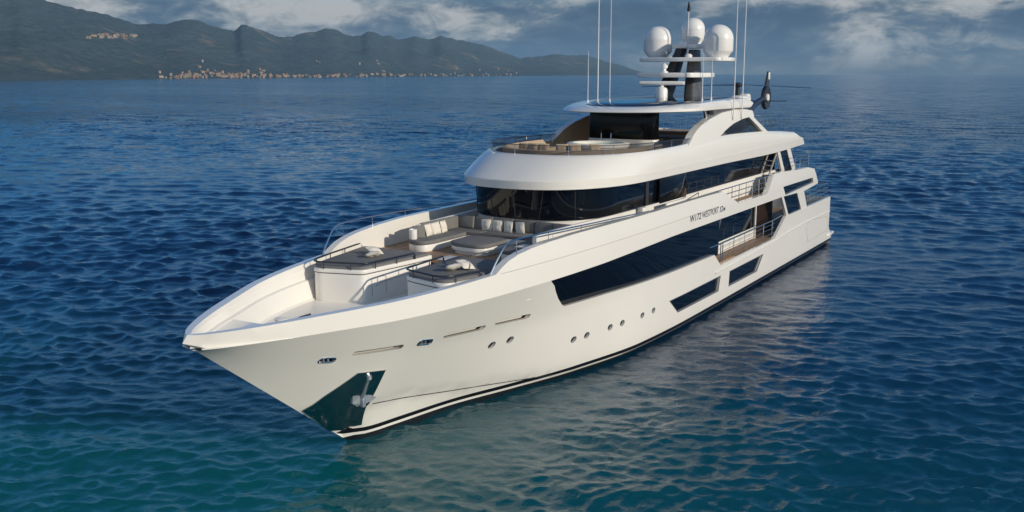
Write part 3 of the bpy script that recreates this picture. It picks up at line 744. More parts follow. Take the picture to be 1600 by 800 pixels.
b = MB(); b.lathe([(.08, 12.28), (.11, 12.4), (.02, 12.48)], (-34.0, -.95, 0), 12); b.build('beacon', 'steel', MA)

# ---- whip antennas
def whip(u, y, z, hgt, r, lean=(0, 0), bracket=False):
    b = MB(); b.tube([(-u, y, z), (-u+lean[0]*hgt*.5, y+lean[1]*hgt*.5, z+hgt*.5), (-u+lean[0]*hgt, y+lean[1]*hgt, z+hgt)], [r, r*.8, r*.35], 6)
    b.lathe([(.05, z-.02), (.05, z+.12), (.02, z+.16)], (-u, y, 0), 10)
    o = b.build('antenna', 'whip', Y)
    if bracket:
        k = MB(); sy = math.copysign(1, y)
        k.tube([(-u+.5, y-sy*.05, z+1.0), (-u+.3, y, z+1.02), (-u, y, z+1.0)], .014, 5); k.tube([(-u+.42, y, z+.55), (-u+.2, y, z+.2), (-u+.06, y+sy*.02, z-.05)], .012, 5); k.build('antenna_bracket', 'seam', o)
whip(27.45, -1.8, 9.86, 7.0, .034); whip(27.53, -1.2, 9.90, 6.5, .022); whip(27.9, -2.55, 9.84, 2.5, .024)
whip(29.86, 2.6, 9.93, 2.3, .026); whip(31.13, 2.6, 9.96, 2.25, .026)
whip(32.07, 3.45, 9.02, 8.0, .032, bracket=True); whip(33.4, 3.45, 9.0, 8.0, .032, bracket=True)

# ---- rails
def rail(pts, posts, z_of, name='handrail', r=.026, bars=(), mt='steel'):
    t_ = MB(); t_.tube(pts, r, 8)
    for p in posts: t_.tube([p[0], p[1]], .016, 6)
    return t_.build(name, mt, Y)
for s in S2:
    pts = [(9.2, 3.42, 5.06), (9.45, 3.46, 5.40), (9.75, 3.5, 5.74), (9.98, 3.53, 5.93), (10.3, 3.57, 6.03), (11, 3.64, 6.05), (12, 3.72, 6.04), (14, 3.84, 6.0), (16.5, 3.93, 5.94), (18.5, 3.98, 5.88), (20.4, 4.0, 5.82)]
    q = [(-u, s*y, z) for u, y, z in pts]
    t_ = MB(); t_.tube(q, .027, 8)
    for u in (10.55, 12.4, 14.6, 17.0):
        y = float(np.interp(u, [p[0] for p in pts], [p[1] for p in pts])); z = float(np.interp(u, [p[0] for p in pts], [p[2] for p in pts]))
        t_.tube([(-u, s*y, 5.5), (-u, s*y, z)], .014, 6)
    t_.build('handrail', 'steel', Y)
    # upper side rail in the cut-out of the band
    t_ = MB()
    for zz in (5.28, 5.54, 5.82):
        a0 = 28.9+(5.77-zz)*2.85; a1 = 37.3-(5.88-zz)*1.5
        t_.tube([(-a0, s*4.02, zz), (-a1, s*4.02, zz)], .024 if zz > 5.7 else .014, 7)
    for u in (30.6, 31.7, 32.8, 33.9, 35.0, 36.1): t_.tube([(-u, s*4.02, 4.93), (-u, s*4.02, 5.82)], .02, 6)
    t_.build('guard_rail', 'steel', Y)
    # main deck side opening
    t_ = MB(); top = [(-27.7, s*3.99, 3.22), (-28.4, s*4.0, 3.21), (-34, s*4.02, 3.24), (-37.6, s*4.02, 3.26), (-39.6, s*4.02, 3.34)]
    t_.tube(top, .035, 8)
    for zz in (2.52, 2.80, 3.03): t_.tube([(-29.3, s*4.0, zz), (-38.2, s*4.02, zz+.02)], .012, 6)
    for u in (29.25, 29.55, 31.2, 32.9, 34.6, 36.2, 37.8): t_.tube([(-u, s*4.0, 2.27), (-u, s*4.02, 3.23)], .024 if u < 30 else .018, 6)
    t_.build('guard_rail', 'steel', Y)
    # aft rails on three decks
    for (u0, u1, y0, z0, z1, yi) in ((44.4, 50.2, 4.0, 3.29, 4.15, 4.0), (42.4, 45.4, 3.9, 5.70, 6.45, 3.9), (38.4, 43.0, 3.2, 7.9, 8.75, 3.0)):
        t_ = MB()
        for zz in (z0+(z1-z0)*.35, z0+(z1-z0)*.68, z1): t_.tube([(-u0, s*y0, zz), (-u1, s*yi, zz), (-u1, 0, zz)], .02, 6)
        k = int((u1-u0)/1.1)+1
        for i in range(k+1): t_.tube([(-(u0+(u1-u0)*i/k), s*y0, z0-.05), (-(u0+(u1-u0)*i/k), s*y0, z1)], .018, 6)
        for i in range(3): t_.tube([(-u1, s*yi*(i/3), z0-.3), (-u1, s*yi*(i/3), z1)], .018, 6)
        t_.build('guard_rail', 'steel', Y)
    # sun deck side rail ahead of the arch
    t_ = MB()
    for zz in (8.22, 8.40): t_.tube([(-22.3, s*3.36, zz), (-24.6, s*3.34, zz+.04)], .016, 6)
    for u in (22.3, 23.2, 24.6): t_.tube([(-u, s*3.35, 8.1), (-u, s*3.35, 8.44)], .016, 6)
    t_.build('guard_rail', 'rubber', Y)

# ---- big side windows of the main deck, terrace wall, aft struts
winpoly = [(12.0, 4.46), (12.7, 4.05), (13.25, 3.45), (13.9, 3.0), (16.9, 2.98), (22.7, 2.86), (28.9, 2.70), (28.9, 4.66), (20, 4.62)]
for s in S2:
    gpanel(winpoly, s, .17, 'window', .5, fn=lambda u, z: min(hully(u, min(z, 4.37)), 4.2))
    w_ = MB(); w_.box((-33.0, s*3.16, 2.60), (8.4, .1, .62), .01); w_.build('terrace_wall', 'white2', Y)
    w_ = MB(); w_.box((-32.8, s*3.14, 3.72), (8.6, .06, 1.64)); w_.build('window', 'glass', Y)
    w_ = MB(); w_.box((-38.9, s*3.1, 3.42), (3.6, .08, 2.3)); D = w_.build('terrace_door', mat('dark walnut', (.030, .017, .012), .3, vary=(3, .4)) if s > 0 else bpy.data.materials['dark walnut'], Y)
    w_ = MB(); w_.box((-37.05, s*3.25, 3.42), (.12, .12, 2.3), .02); w_.build('pillar', 'white2', Y)
    w_ = MB(); w_.add([(-29.2, s*3.85, 4.52), (-30.0, s*3.85, 4.52), (-28.55, s*3.9, 2.9), (-28.3, s*3.9, 2.75), (-27.9, s*3.9, 2.9)], [(0, 1, 2, 3, 4)])
    w_ = MB()
    for pp in ([(29.0, 4.5), (29.5, 4.5), (28.75, 3.35), (27.0, 2.95), (26.9, 2.87), (27.6, 2.87), (28.95, 3.2)],):
        patch(w_, pp, [], lambda u, z, s=s: (-u, s*3.95, z), lambda u, z, s=s: (-u, s*3.85, z), .4)
    w_.build('window_frame', 'mastgrey', Y)
    # aft side of main deck: strut, window, strut
    w_ = MB(); patch(w_, [(38.85, 4.5), (39.25, 4.48), (40.45, 3.27), (40.05, 3.27)], [], lambda u, z, s=s: (-u, s*4.16, z), lambda u, z, s=s: (-u, s*4.02, z), .4); w_.build('strut', 'white', Y)
    w_ = MB(); patch(w_, [(39.2, 4.46), (42.1, 4.40), (43.25, 3.27), (40.35, 3.27)], [], lambda u, z, s=s: (-u, s*4.10, z), lambda u, z, s=s: (-u, s*4.06, z), .6); w_.build('window', 'glass', Y)
    w_ = MB(); patch(w_, [(42.05, 4.42), (43.6, 4.36), (44.5, 3.27), (43.2, 3.27)], [], lambda u, z, s=s: (-u, s*4.16, z), lambda u, z, s=s: (-u, s*4.0, z), .5); w_.build('strut', 'white', Y)
    # aft side of upper deck
    ya = 3.5
    w_ = MB(); patch(w_, [(40.2, 6.9), (40.7, 6.9), (42.2, 5.3), (41.6, 5.3)], [], lambda u, z, s=s: (-u, s*3.42, z), lambda u, z, s=s: (-u, s*3.3, z), .5); w_.build('strut', 'white', Y)
    w_ = MB(); patch(w_, [(40.65, 6.88), (42.2, 6.88), (43.8, 5.3), (42.1, 5.3)], [], lambda u, z, s=s: (-u, s*3.38, z), lambda u, z, s=s: (-u, s*3.34, z), .6); w_.build('window', 'glass', Y)
    w_ = MB(); patch(w_, [(42.15, 6.88), (42.9, 6.88), (44.6, 5.3), (43.75, 5.3)], [], lambda u, z, s=s: (-u, s*3.42, z), lambda u, z, s=s: (-u, s*3.28, z), .5); w_.build('strut', 'white', Y)
    # outside stair between side decks
    ST = MB()
    for k in range(7): ST.box((-37.9-.26*k, s*3.22, 4.9+.25*k), (.3, .5, .05), .01)
    for yy_ in (3.0, 3.46): ST.tube([(-37.7, s*yy_, 4.85), (-39.8, s*yy_, 6.75)], .05, 6)
    ST.build('stair', 'seam', Y)
    # garage door and boarding gate outlines in the hull, stern lip
    for q in ([(44.55, 1.92), (45.1, 2.35), (49.7, 2.05), (50.05, 1.1), (45.2, 1.0)],):
        g = MB(); g.tube([(-u, s*(hully(u, z)+.001), z) for u, z in dens(q, .4)], .012, 5, closed=True); g.build('garage_door', 'seam', HULL)
    g = MB(); g.tube([(-u, s*(hully(u, z)+.02), z) for u, z in [(28.1, 1.96), (31, 2.0), (34, 2.05), (37.6, 2.1), (40, 2.25), (44, 2.36), (50.25, 2.33)]], .045, 8); g.build('rub_rail', 'white', HULL)
    # winged bulwark station
    b = MB(); b.box((-21.45, s*3.25, 5.60), (.5, .25, .42), .03); b.build('wing_console', 'white2', Y)
    b = MB(); b.box((-24.1, s*3.62, 5.62), (2.1, .12, .40), .03); b.build('side_gate', 'white2', Y)
    b = MB(); b.tube([(-25.3, s*3.7, 5.72), (-26.8, s*3.7, 5.9), (-26.8, s*3.7, 5.7)], .02, 6); b.build('grab_rail', 'rubber', Y)
lip = MB(); lip.prism(rnd(L_([(50.2, 4.25), (52.0, 4.2), (52.0, -4.2), (50.2, -4.25)]), .25), .62, .80, .05, seg=3); lip.build('swim_platform', 'white', Y)
for s in S2:
    b = MB(); b.tube([(-51.3, s*3.95, .8), (-51.25, s*3.95, 1.7), (-50.6, s*3.95, 2.0)], .03, 8); b.build('grab_rail', 'steel', Y)

# ---- lettering on the side band
def text_mesh(mb, txt, u0, z0, hgt, wid, s, bold=False, shear=.18):
    cu = bpy.data.curves.new('t', 'FONT'); cu.body = txt; cu.size = 1; cu.shear = shear; cu.resolution_u = 4
    cu.offset = .012 if bold else .004; cu.space_character = 1.05
    ob = bpy.data.objects.new('t', cu); sc.collection.objects.link(ob)
    dg = bpy.context.evaluated_depsgraph_get(); me = ob.evaluated_get(dg).to_mesh()
    xs = [v.co.x for v in me.vertices]; ys = [v.co.y for v in me.vertices]
    x0, x1, y0, y1 = min(xs), max(xs), min(ys), max(ys)
    vs = []
    for v in me.vertices:
        u = u0+(v.co.x-x0)/(x1-x0)*wid; z = z0+(v.co.y-y0)/(y1-y0)*hgt
        if s < 0: u = 2*u0+wid-u+.0
        vs.append((-u, s*(bandy(u, z)+.006), z))
    mb.add(vs, [tuple(p.vertices) for p in me.polygons])
    ob.evaluated_get(dg).to_mesh_clear(); bpy.data.objects.remove(ob); bpy.data.curves.remove(cu)
for s in S2:
    off = 0
    words = [('W172', 24.5, .30, 1.36, True), ('WESTPORT', 26.02, .29, 2.2, False), ('52', 28.36, .27, .45, True), ('M', 28.86, .18, .28, True)]
    for w_, u0, hg, wd, bo_ in words:
        t_ = MB()
        if s < 0: u0 = 24.56+29.14-u0-wd
        text_mesh(t_, w_, u0, 4.84, hg, wd, s, bo_)
        t_.build('name_lettering', 'navy', Y)

# ================================================================== loose things on board
def pillow_mesh(name, w=.46, hgt=.46, th=.17, n=12, mt='cream', seed=0):
    rr = random.Random(seed); m = MB(); top = []; bot = []
    for i in range(n+1):
        for j in range(n+1):
            a = -1+2*i/n; b = -1+2*j/n
            k = (1-a*a)*(1-b*b); z = th*.5*max(0, k)**.42
            pin = 1-.10*(1-abs(a))*abs(b)**3-.0; pin2 = 1-.10*(1-abs(b))*abs(a)**3
            wob = .012*math.sin(5*a+seed)+.010*math.cos(6*b+seed*2)
            top.append((a*w/2*pin, b*hgt/2*pin2, z+wob*k)); bot.append((a*w/2*pin, b*hgt/2*pin2, -z*.8+wob*k))
    fs = [(i*(n+1)+j, (i+1)*(n+1)+j, (i+1)*(n+1)+j+1, i*(n+1)+j+1) for i in range(n) for j in range(n)]
    m.add(top, fs); m.add(bot, [f[::-1] for f in fs])
    o = m.build(name, mt); return o
PM = [pillow_mesh('pillow', seed=i).data for i in range(3)]
for o in list(bpy.data.objects):
    if o.data in PM: bpy.data.objects.remove(o)
PMT = [pillow_mesh('pillow', .5, .42, .2, mt='tan', seed=i+5).data for i in range(2)]
for o in list(bpy.data.objects):
    if o.data in PMT: bpy.data.objects.remove(o)
def pillow(me, loc, rot, label, group, scale=1.):
    o = bpy.data.objects.new('pillow', me); sc.collection.objects.link(o); o.location = loc; o.rotation_euler = [R(a) for a in rot]; o.scale = (scale,)*3
    tag(o, label, 'pillow', group); return o
ords = ['first', 'second', 'third', 'fourth', 'fifth', 'sixth']
# rotation: pillow plane XY; stand it up leaning on a backrest that faces the bow (+X)
for i, y in enumerate((-1.05, -.55, -.05, .48)):
    pillow(PM[i % 3], (-16.12, y, 5.42), (90+random.uniform(-5, 5), random.uniform(-6, 6), 90+random.uniform(-14, 6)), '%s from left of four cream pillows along the long back of the grey sofa' % ords[i], 'cream pillows on the foredeck sofa')
for i, u in enumerate((13.95, 14.45, 14.95)):
    pillow(PM[(i+1) % 3], (-u, -2.28, 5.42), (76, random.uniform(-5, 5), 180+random.uniform(-10, 10)), '%s from left of three cream pillows on the left arm of the grey sofa' % ords[i], 'cream pillows on the foredeck sofa')
gp_ = pillow_mesh('cushion', .5, .5, .22, mt='grey2', seed=3); gp_.location = (-13.35, -2.3, 5.42); gp_.rotation_euler = (R(78), 0, R(150)); tag(gp_, 'square grey cushion beside the three cream pillows on the left sofa arm', 'cushion')
pillow(PM[0], (-9.9, -1.75, 5.16), (14, -16, 30), 'cream pillow lying flat in front on the far sun pad', 'cream pillows on the sun pads', 1.15)
pillow(PM[1], (-10.35, -2.05, 5.20), (-8, 22, 75), 'cream pillow half hidden behind another on the far sun pad', 'cream pillows on the sun pads', 1.1)
pillow(PM[2], (-9.25, 2.0, 5.19), (10, -20, 40), 'cream pillow lying in front on the near sun pad', 'cream pillows on the sun pads', 1.15)
pillow(PM[0], (-9.75, 2.15, 5.21), (-10, 24, 70), 'cream pillow lying behind another on the near sun pad', 'cream pillows on the sun pads', 1.1)
for i, (u, y, a) in enumerate(((18.75, -.9, 0), (18.72, -.45, -4), (18.75, 0., 5), (18.95, .75, 30), (19.1, 1.25, 40), (19.6, 1.9, 48))):
    pillow(PMT[i % 2], (-u-.05, y, 8.27), (78, 0, 90+a), '%s tan pillow from the left along the sun deck sofa behind the dark screen' % ords[i], 'tan pillows on the sun deck sofa')
bol = MB(); bol.lathe([(.02, -.5), (.15, -.48), (.19, -.3), (.19, .3), (.15, .48), (.02, .5)], (0, 0, 0), 20, axis=Matrix.Rotation(R(90), 4, 'X') @ Matrix.Rotation(R(0), 4, 'Z'))
bo_ = bol.build('bolster', 'cream'); bo_.location = (-35.9, .55, 8.31); tag(bo_, 'round cream bolster on the sun bed behind the black bar glass', 'bolster')
pl_ = MB(); pl_.lathe([(.14, 0), (.15, .02), (.15, .36), (.13, .37), (.12, .34), (.115, .05)], (0, 0, 0), 24)
o = pl_.build('ice_bucket', 'dome', loc=(-12.98, -2.3, 5.21)); tag(o, 'plain white cylinder bucket on the left end of the grey sofa', 'bucket')
bk_ = MB(); bk_.box((0, 0, 0), (.62, .42, .035), .01)
o = bk_.build('tray', 'white2', loc=(-13.6, 2.1, 5.235)); tag(o, 'flat white tray on the right arm of the grey sofa', 'tray')

# ---- helicopter on the after sun deck
HX, HY, HZ = -40.97, .7, 7.32
H = empty('helicopter', (HX, HY, HZ))
tag(H, 'dark helicopter with white engine cowling parked behind the mast', 'helicopter')
def lz(x0, prof, n=20): return [[(x, w*math.cos(2*math.pi*k/n), zc+hh_*math.sin(2*math.pi*k/n)) for k in range(n)] for x, w, hh_, zc in prof]
b = MB(); b.loft(lz(0, [(2.3, .05, .05, 1.0), (2.1, .4, .35, 1.02), (1.6, .68, .62, 1.15), (.8, .78, .78, 1.28), (-.3, .78, .8, 1.32), (-1.2, .66, .66, 1.42), (-1.9, .4, .42, 1.62), (-2.3, .27, .28, 1.82)]), True, 0, True, True); b.build('fuselage', 'heli', H)
b = MB(); b.loft(lz(0, [(2.12, .36, .30, 1.14), (1.62, .695, .5, 1.32), (.85, .795, .55, 1.46), (.4, .80, .5, 1.5)]), True, 0, True, True); b.build('canopy', 'glass', H)
b = MB(); b.box((-.55, 0, 2.3), (1.9, .8, .75), .22, seg=4); b.box((-1.35, 0, 2.4), (.55, .62, .7), .12, seg=3); b.build('engine_cowling', 'dome', H)
b = MB(); b.loft(lz(0, [(-1.9, .34, .36, 1.75), (-3.2, .2, .22, 2.05), (-4.9, .14, .16, 2.38)]), True, 0, True, True); b.build('tail_boom', 'heli', H)
b = MB(); b.lathe([(.05, .1), (.26, .14), (.30, .1), (.31, -.1), (.70, -.12), (.74, 0), (.70, .12), (.31, .12)], (-5.65, 0, 2.42), 32, axis=Matrix.Rotation(R(90), 4, 'X'), cap=False); b.build('fenestron', 'heli', H)
b = MB(); b.lathe([(.24, -.16), (.27, 0), (.24, .16)], (-5.65, 0, 2.42), 20, axis=Matrix.Rotation(R(90), 4, 'X')); b.build('tail_rotor', 'dome', H)
b = MB(); b.add([(-5.2, .06, 2.9), (-6.0, .06, 2.95), (-6.15, .04, 4.0), (-5.8, .04, 4.05), (-5.2, -.06, 2.9), (-6.0, -.06, 2.95), (-6.15, -.04, 4.0), (-5.8, -.04, 4.05)], [(0, 1, 2, 3), (7, 6, 5, 4), (0, 3, 7, 4), (1, 5, 6, 2), (3, 2, 6, 7), (0, 4, 5, 1)]); b.build('tail_fin', 'heli', H)
b = MB(); b.box((-6.02, 0, 3.78), (.32, .11, .45), .02); b.build('fin_tip', 'dome', H)
b = MB(); b.box((-5.0, 0, 2.25), (.5, 3.0, .05), .015); b.build('tailplane', 'heli', H)
b = MB(); b.lathe([(.16, 2.6), (.13, 2.95), (.12, 3.15), (.24, 3.18), (.25, 3.36), (.1, 3.42)], (0, 0, 0), 16); b.build('rotor_hub', 'heli', H)
for k in range(3):
    a = math.atan2(-.859, .512)+k*2*math.pi/3
    b = MB(); ca, sa = math.cos(a), math.sin(a); rr = []
    for t in (.15, .9, 1.2, 3, 4.6, 5.6):
        c_ = .06 if t < 1 else .16; zz = 3.27-.008*t*t*.4
        rr.append([(ca*t-sa*q, sa*t+ca*q, zz+e) for q, e in ((-c_, 0), (0, .03), (c_, 0), (0, -.025))])
    b.loft(rr, True, 0, True, True); b.build('rotor_blade', 'heli', H)
for s in S2:
    b = MB(); b.tube([(1.6, s*.95, .16), (1.3, s*.95, .04), (-1.6, s*.95, .04), (-1.8, s*.95, .07)], .04, 8)
    for x in (.8, -.9): b.tube([(x, s*.95, .05), (x, s*.55, .75)], .035, 8)
    b.build('skid', 'heli', H)

# ================================================================== sea
def water_mat():
    m = bpy.data.materials.new('sea water'); m.use_nodes = True
    t = m.node_tree; b = t.nodes['Principled BSDF']
    g = N(t, 'ShaderNodeNewGeometry'); pos = g.outputs['Position']
    # light spreads for metres under the surface before it comes back up
    b.subsurface_method = 'BURLEY'; b.inputs['Subsurface Weight'].default_value = 1.; b.inputs['Subsurface Radius'].default_value = (1., 1., 1.); b.inputs['Subsurface Scale'].default_value = 9.
    b.inputs['IOR'].default_value = 1.333; b.inputs['Roughness'].default_value = .035; b.inputs['Specular IOR Level'].default_value = .85
    mp = N(t, 'ShaderNodeMapping'); t.links.new(pos, mp.inputs[0]); mp.inputs['Scale'].default_value = (1, 1, 0); mp.inputs['Rotation'].default_value = (0, 0, R(30))
    big = NOISE(t, mp.outputs[0], .035, 3, .5)
    # paler, greener shallows round the yacht's bow, deep navy elsewhere (fixed patches of sea bed)
    sp = N(t, 'ShaderNodeVectorMath', operation='DISTANCE'); t.links.new(pos, sp.inputs[0]); sp.inputs[1].default_value = (4, 5, 0)
    sh = N(t, 'ShaderNodeVectorMath', operation='DISTANCE'); t.links.new(pos, sh.inputs[0]); sh.inputs[1].default_value = (2, -2, 0)
    near = MATH(t, 'POWER', 2.718, MATH(t, 'MULTIPLY', sh.outputs['Value'], -.05))
    s2 = N(t, 'ShaderNodeVectorMath', operation='DISTANCE'); t.links.new(pos, s2.inputs[0]); s2.inputs[1].default_value = (-9, 8, 0)
    near = MATH(t, 'ADD', near, MATH(t, 'MULTIPLY', MATH(t, 'POWER', 2.718, MATH(t, 'MULTIPLY', s2.outputs['Value'], -.07)), .16))
    f = MATH(t, 'ADD', MATH(t, 'MULTIPLY', MATH(t, 'SUBTRACT', big, .5), .62), MATH(t, 'ADD', MATH(t, 'MULTIPLY', near, .95), .12))
    colr = RAMP(t, f, [(.18, (.0005, .023, .074)), (.42, (.0006, .036, .084)), (.64, (.0008, .063, .096)), (.92, (.001, .092, .106))])
    t.links.new(colr, b.inputs['Base Color'])
    w1 = NOISE(t, pos, 4.6, 4, .55, .5); w2 = NOISE(t, pos, 9., 3, .5, .3)
    hh = MATH(t, 'ADD', MATH(t, 'MULTIPLY', w1, .055), MATH(t, 'MULTIPLY', w2, .006))
    # open water: chop too far off to be meshed is carried by the bump
    openw = MATH(t, 'MULTIPLY', MATH(t, 'SUBTRACT', sp.outputs['Value'], 70.), .009, True)
    t.links.new(MATH(t, 'ADD', MATH(t, 'MULTIPLY', openw, .10), .015), b.inputs['Roughness'])
    mpw = N(t, 'ShaderNodeMapping'); t.links.new(pos, mpw.inputs[0]); mpw.inputs['Rotation'].default_value = (0, 0, -YAW); mpw.inputs['Scale'].default_value = (.20, .11, 1)
    mpg = N(t, 'ShaderNodeMapping'); t.links.new(pos, mpg.inputs[0]); mpg.inputs['Rotation'].default_value = (0, 0, -YAW); mpg.inputs['Scale'].default_value = (.009, .0035, 1)
    gust = MATH(t, 'MULTIPLY', MATH(t, 'SUBTRACT', NOISE(t, mpg.outputs[0], 1., 4, .55, .6), .22), 1.9, True)
    bn = N(t, 'ShaderNodeBump'); bn.inputs['Strength'].default_value = .55; bn.inputs['Distance'].default_value = 1.
    t.links.new(hh, bn.inputs['Height'])
    def VEC(op, a, b):
        n = N(t, 'ShaderNodeVectorMath', operation=op)
        for k, x in enumerate((a, b)):
            if x is None: continue
            if isinstance(x, tuple): n.inputs[k].default_value = x
            elif op == 'SCALE' and k == 1: t.links.new(x, n.inputs['Scale'])
            else: t.links.new(x, n.inputs[k])
        return n.outputs[0]
    tilt = None
    for src, sc_, am in ((pos, 1.5, 1.7), (mpw.outputs[0], 1., 1.5)):      # facets of the chop: slopes along x and y
        nz = N(t, 'ShaderNodeTexNoise'); t.links.new(src, nz.inputs['Vector']); nz.inputs['Scale'].default_value = sc_; nz.inputs['Detail'].default_value = 3; nz.inputs['Roughness'].default_value = .55
        v = VEC('MULTIPLY', VEC('SUBTRACT', nz.outputs['Color'], (.5, .5, .5)), (am, am, 0.))
        tilt = v if tilt is None else VEC('ADD', tilt, v)
    tilt = VEC('SCALE', tilt, MATH(t, 'MULTIPLY', gust, openw))
    t.links.new(VEC('NORMALIZE', VEC('ADD', bn.outputs[0], tilt), None), b.inputs['Normal'])
    return m
def sea():
    az0 = YAW
    a1 = np.arange(-R(36), R(36), .0021)
    a2 = np.arange(R(37), 2*math.pi-R(37), .024)
    ang = np.concatenate([a1, a2])+az0; na = len(ang)
    r = [8.]
    while r[-1] < 300: r.append(r[-1]*1.0040)
    while r[-1] < 6800: r.append(r[-1]*1.03)
    r = np.array(r); nr_ = len(r)
    X = CAM.x+np.outer(r, np.cos(ang)); Yy = CAM.y+np.outer(r, np.sin(ang)); Z = np.zeros_like(X)
    DX = np.zeros_like(X); DY = np.zeros_like(X)
    cell = (r*.0034)[:, None]
    wind = YAW+R(172)
    lam = np.exp(np.linspace(math.log(.21), math.log(5.0), 130))
    for i, l in enumerate(lam):
        k = 2*math.pi/l; th = wind+rng.normal(0, .58); ph = rng.uniform(0, 2*math.pi)
        a = .0118*l*rng.uniform(.55, 1.45)          # constant steepness up to the dominant chop
        if l > .7: a *= (.7/l)**.78
        if l < .5: a *= 1.3
        fade = np.clip((l/cell-2.4)/2.5, 0, 1)
        p = k*(X*math.cos(th)+Yy*math.sin(th))+ph
        Z += fade*a*np.cos(p); q = 1.25*fade*a
        DX -= q*math.cos(th)*np.sin(p); DY -= q*math.sin(th)*np.sin(p)
    # gusts: patches of calmer and rougher water
    gs = 1+.40*np.sin(X*.043+1.3*np.sin(Yy*.021))*np.sin(Yy*.037+.8)
    # lee of the hull: calmer water close alongside
    px_ = np.clip(X, -50, -7); dd = np.hypot(X-px_, np.maximum(0, np.abs(Yy)-3.2))
    lee = 1-.62*np.exp(-(dd/9.)**2)
    gs = gs*lee; Z *= gs; X = X+DX*gs; Yy = Yy+DY*gs
    me = bpy.data.meshes.new('sea'); nv = na*nr_
    co = np.stack([X, Yy, Z], -1).reshape(-1, 3)
    co = np.concatenate([co, [[CAM.x, CAM.y, 0]]])
    I, J = np.meshgrid(np.arange(nr_-1), np.arange(na), indexing='ij'); J2 = (J+1) % na
    q = np.stack([I*na+J, (I+1)*na+J, (I+1)*na+J2, I*na+J2], -1).reshape(-1, 4)
    nq = len(q); tri = np.stack([np.full(na, nv), np.arange(na), (np.arange(na)+1) % na], -1)
    me.vertices.add(nv+1); me.vertices.foreach_set('co', co.ravel())
    me.loops.add(nq*4+na*3); me.loops.foreach_set('vertex_index', np.concatenate([q.ravel(), tri.ravel()]).astype(np.int32))
    me.polygons.add(nq+na)
    me.polygons.foreach_set('loop_start', np.concatenate([np.arange(nq)*4, nq*4+np.arange(na)*3]).astype(np.int32))
    me.polygons.foreach_set('use_smooth', np.ones(nq+na, dtype=bool))
    me.update(calc_edges=True); me.validate()
    me.materials.append(water_mat())
    o = bpy.data.objects.new('sea', me); sc.collection.objects.link(o); tag(o, kind='structure')
sea()

# ================================================================== coast: hills, town
PXS = [-900, -500, -200, 0, 400, 870, 1000, 1100]
shore = tab(list(zip(PXS, [1000, 1150, 1350, 1560, 2150, 3900, 4900, 5300])))
sky_pts = [(-900, 30), (-600, 0), (-300, 24), (-100, 10), (0, 5), (28, 6), (50, 1), (80, 11), (112, 21), (150, 27), (170, 31), (202, 38), (236, 46), (264, 45), (298, 39), (320, 40), (350, 48), (377, 54), (388, 46), (410, 49), (450, 61), (484, 56), (523, 48), (545, 55), (568, 58), (580, 52), (607, 59), (635, 63), (652, 59), (675, 66), (692, 59), (725, 66), (760, 74), (787, 84), (815, 91), (843, 89), (866, 86), (900, 88), (912, 87), (930, 92), (960, 101), (985, 109), (1010, 114.5), (1100, 116)]
skyy = tab(sky_pts)
def az(px): return YAW-math.atan((px-800)/FPX)
hn = [(rng.uniform(.015, .09), rng.uniform(-.004, .004), rng.uniform(0, 6.28)) for _ in range(14)]
def terr(px, r):
    rs = shore(px); W = 650+rs*.16; t = (r-rs)/W
    if t <= 0: return max(-2., t*60)
    jag = mnoise.fractal(Vector((px/26., 3.3, 0)), .8, 2.1, 5)*3.2+mnoise.ridged_multi_fractal(Vector((px/48., 7.7, 0)), 1., 2.1, 4, 1., 2.)*1.6-1.6
    e = min(1, t)
    top = 11.3+(rs+W)*max(0, (113.5-skyy(px)+jag*e**5*min(1, max(0, (118-skyy(px))/40))))/FPX
    e = min(1, t)
    a_ = az(px); P = Vector((r*math.cos(a_), r*math.sin(a_), 0))
    rg_ = mnoise.ridged_multi_fractal(P/520, 1., 2.1, 5, 1.0, 2.0)
    fb_ = mnoise.fractal(P/210+Vector((9, 3, 0)), .9, 2.1, 5)
    v = e**1.15*(1-(1-e**1.5)*(.86-.56*min(1.5, rg_)))*(1+.34*fb_*(1-e))
    if t > 1: v = max(0, 1-(t-1)*.9)
    return 2.5*min(1, t*25)+top*v*.985
